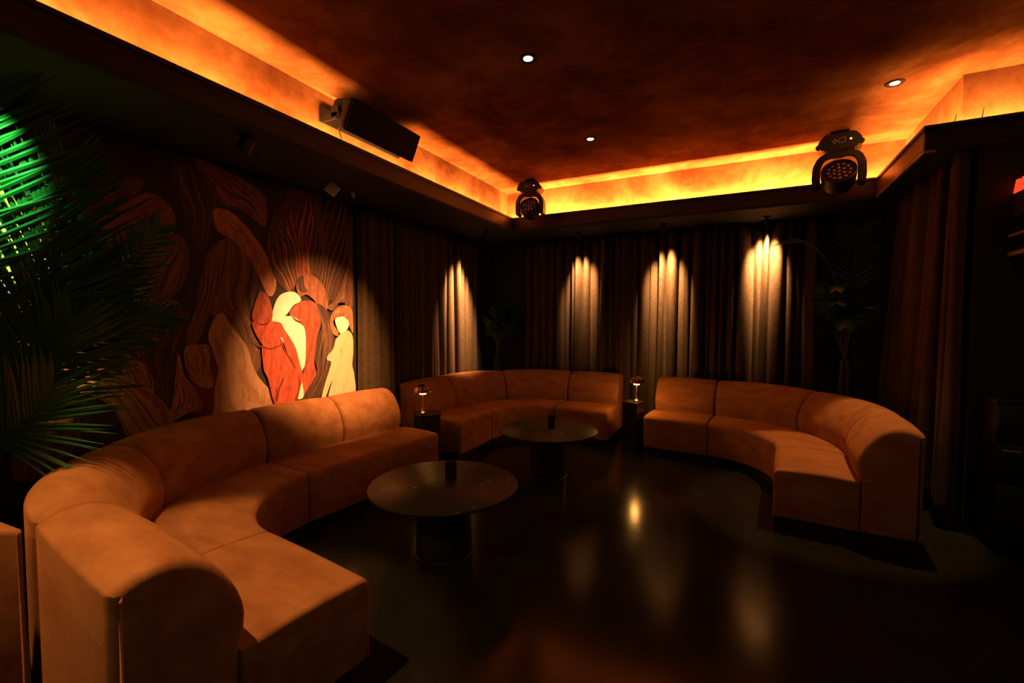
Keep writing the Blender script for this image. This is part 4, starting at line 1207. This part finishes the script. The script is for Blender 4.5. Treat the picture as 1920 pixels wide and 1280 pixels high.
# ------------------------------------------------------------------ palms
def leaf_mesh():
    bm = bmesh.new()
    n = 5
    rows = []
    for i in range(n + 1):
        t = i / n
        w = 0.5 * (math.sin(PI * min(1, t * 0.82 + 0.12)) ** 0.7) * (1 - t ** 4)
        z = -0.07 * t * t
        rows.append((bm.verts.new((t, -w, z + w * 0.02)), bm.verts.new((t, 0, z - 0.004)), bm.verts.new((t, w, z + w * 0.02))))
    for i in range(n):
        a, b = rows[i], rows[i + 1]
        bm.faces.new((a[0], b[0], b[1], a[1]))
        bm.faces.new((a[1], b[1], b[2], a[2]))
    me = bpy.data.meshes.new('leaflet')
    bm.to_mesh(me)
    bm.free()
    me.materials.append(LEAF)
    return me


LEAFLET = leaf_mesh()


def bez(p0, p1, p2, t):
    return p0 * (1 - t) ** 2 + p1 * 2 * t * (1 - t) + p2 * t * t


def leaf_frames(p0, p1, p2, n, length, rnd, width, face=None, slim=1.0):
    out = []
    for i in range(n):
        t = 0.30 + 0.70 * (i + 0.5) / n
        p = bez(p0, p1, p2, t)
        tan = (bez(p0, p1, p2, min(1, t + 0.02)) - bez(p0, p1, p2, t - 0.02)).normalized()
        if face is not None:
            side = tan.cross(face)
        else:
            side = tan.cross(Vector((0, 0, 1)))
        if side.length < 0.15:
            side = tan.cross(Vector((0.45, 0.89, 0)))
        side.normalize()
        ang = math.radians((70 - 38 * t) * slim + rnd.uniform(-4, 4))
        ln = length * (0.40 + 0.85 * math.sin(PI * (0.12 + t * 0.85))) * rnd.uniform(0.88, 1.1)
        for s in (-1, 1):
            d = (tan * math.cos(ang) + side * s * math.sin(ang) + Vector((0, 0, rnd.uniform(-0.07, 0.03)))).normalized()
            nz = side.cross(tan) if s else side
            nz = (nz + side * -s * 0.35)
            y = nz.cross(d).normalized()
            z = d.cross(y)
            if z.z < 0:
                y, z = -y, -z
            M = Matrix((d * ln, y * width, z * ln)).transposed().to_4x4()
            M.translation = p
            out.append(M)
    return out


def palm(name, loc, label, fronds, single, seed, pot=True, hgt=0.9, group='potted palms', width=0.021):
    rnd = random.Random(seed)
    P = empty(name, loc, label, 'plant', group)
    L0 = Vector(loc)
    bm = bmesh.new()
    lathe(bm, [(0.12, 0.0), (0.14, 0.01), (0.165, 0.26), (0.172, 0.30), (0.165, 0.305), (0.150, 0.29), (0.148, 0.24)], 36, cap=False)
    bmesh.ops.holes_fill(bm, edges=[ed for ed in bm.edges if ed.is_boundary])
    pt = link_bm('pot', bm, POT, P)
    bm = bmesh.new()
    lathe(bm, [(0.150, 0.262), (0.10, 0.270), (0.004, 0.274)], 28)
    link_bm('soil', bm, SOIL, pt)
    for k in range(5):
        a = k * 1.26
        bm = bmesh.new()
        tube(bm, [(0.045 * math.cos(a), 0.045 * math.sin(a), 0.26), (0.05 * math.cos(a + 0.3), 0.05 * math.sin(a + 0.3), hgt * 0.6),
                  (0.03 * math.cos(a), 0.03 * math.sin(a), hgt)], 0.013, 0.008)
        link_bm('stem', bm, STEM, P)
    budget = 300
    for p0, p1, p2, n, length, *more in fronds:
        p0, p1, p2 = Vector(p0) - L0, Vector(p1) - L0, Vector(p2) - L0
        bm = bmesh.new()
        tube(bm, [bez(p0, p1, p2, i / 10) for i in range(11)], 0.008, 0.002, 6)
        fr = link_bm('frond', bm, STEM, P)
        Ms = leaf_frames(p0, p1, p2, n, length, rnd, width, *more)
        if single and len(Ms) <= budget:
            budget -= len(Ms)
            for M in Ms:
                o = bpy.data.objects.new('leaflet', LEAFLET)
                COL.objects.link(o)
                o.parent = fr
                o.matrix_basis = M
        else:
            bm = bmesh.new()
            for M in Ms:
                k0 = len(bm.verts)
                bm.from_mesh(LEAFLET)
                bm.verts.ensure_lookup_table()
                bmesh.ops.transform(bm, matrix=M, verts=bm.verts[k0:])
            lf = link_bm('leaflets', bm, LEAF, fr)
            lf['kind'] = 'stuff'
    return P


def auto_fronds(base, n, reach, rise, seed, lo=0, hi=2 * PI, length=0.30, nl=20, lim=None):
    rnd = random.Random(seed)
    out = []
    for k in range(n):
        a = lo + (hi - lo) * (k + 0.5 + rnd.uniform(-0.3, 0.3)) / n
        r = reach * rnd.uniform(0.7, 1.15)
        h = rise * rnd.uniform(0.55, 1.2)
        p0 = Vector(base)
        p1 = p0 + Vector((math.cos(a) * r * 0.35, math.sin(a) * r * 0.35, h * 1.05))
        p2 = p0 + Vector((math.cos(a) * r, math.sin(a) * r, h * rnd.uniform(0.45, 0.95)))
        if lim:
            for p in (p1, p2):
                p.x = min(max(p.x, lim[0]), lim[1])
                p.y = min(max(p.y, lim[2]), lim[3])
        out.append((p0, p1, p2, nl, length))
    return out


BASE = (-3.25, 0.72, 0.95)
left_front = []
rf = random.Random(2)
for k, (p1, p2, n, l, slim) in enumerate(LEFT_FRONDS):
    face = Vector((0.86 + rf.uniform(-0.2, 0.2), -0.45 + rf.uniform(-0.25, 0.25), rf.uniform(-0.1, 0.3)))
    left_front.append((BASE, p1, p2, n, l, face, slim))
palm('potted_palm', (-3.25, 0.72, 0), 'large palm at the left edge, its upper leaves lit green', left_front, True, 5, hgt=0.98)
palm('potted_palm', (-3.30, 6.02, 0), 'dark palm in the far left corner behind the corner sofa',
     auto_fronds((-3.30, 6.02, 1.0), 10, 0.42, 0.75, 3, -1.6, 0.8, 0.17, 20, (-3.38, -2.95, 5.86, 6.14)), False, 6, hgt=1.0)
palm('potted_palm', (0.98, 5.80, 0), 'tall dark palm in the back right corner beside the brightest curtain patch',
     auto_fronds((0.98, 5.80, 1.1), 9, 0.6, 0.9, 9, 2.2, 5.0, 0.20, 22, (0.82, 1.18, 5.35, 5.95))
     + [((0.98, 5.80, 1.1), (0.95, 5.86, 2.55), (0.36, 5.98, 2.38), 22, 0.24), ((0.98, 5.80, 1.1), (1.05, 5.8, 2.5), (1.0, 5.5, 2.45), 22, 0.24)], False, 7, hgt=1.1)

# coloured lamps beside the left palm, just outside the picture
def par_lamp(loc, aim, label, power, angle, color, blend=0.4):
    s = empty('par_lamp', loc, label, 'spotlight')
    d = (Vector(aim) - Vector(loc)).normalized()
    M = d.to_track_quat('-Z', 'Y').to_matrix().to_4x4()
    bm = bmesh.new()
    lathe(bm, [(0.03, 0.09), (0.045, 0.08), (0.05, 0.0), (0.047, -0.004), (0.043, 0.02)], 28, M)
    link_bm('can', bm, BLACKM, s)
    bm = bmesh.new()
    up = Vector((0, 0, max(0.02, 2.71 - loc[2])))
    tube(bm, [(0, 0, 0.03), up], 0.008)
    link_bm('hanger', bm, BLACKM, s)
    l = lamp('par_beam', 'SPOT', d * 0.03, None, power, color, 0.02, angle, blend)
    l.rotation_euler = d.to_track_quat('-Z', 'Y').to_euler()
    l.parent = s
    return s


par_lamp((-2.50, 0.53, 2.52), (-2.92, 0.69, 2.24), 'black can lamp throwing green light on the palm, left of the picture', 190, 46, (0.18, 1.0, 0.30), 0.7)
par_lamp((-3.26, 0.66, 2.62), (-3.60, 0.92, 1.98), 'black can lamp throwing yellow light on the wall behind the palm', 200, 36, (0.80, 1.0, 0.16), 0.9)
par_lamp((-2.95, 1.90, 2.62), (-3.60, 1.25, 1.165), 'black can lamp under the left soffit throwing an orange patch behind the palm', 330, 7.5, (1.0, 0.42, 0.10), 0.25)
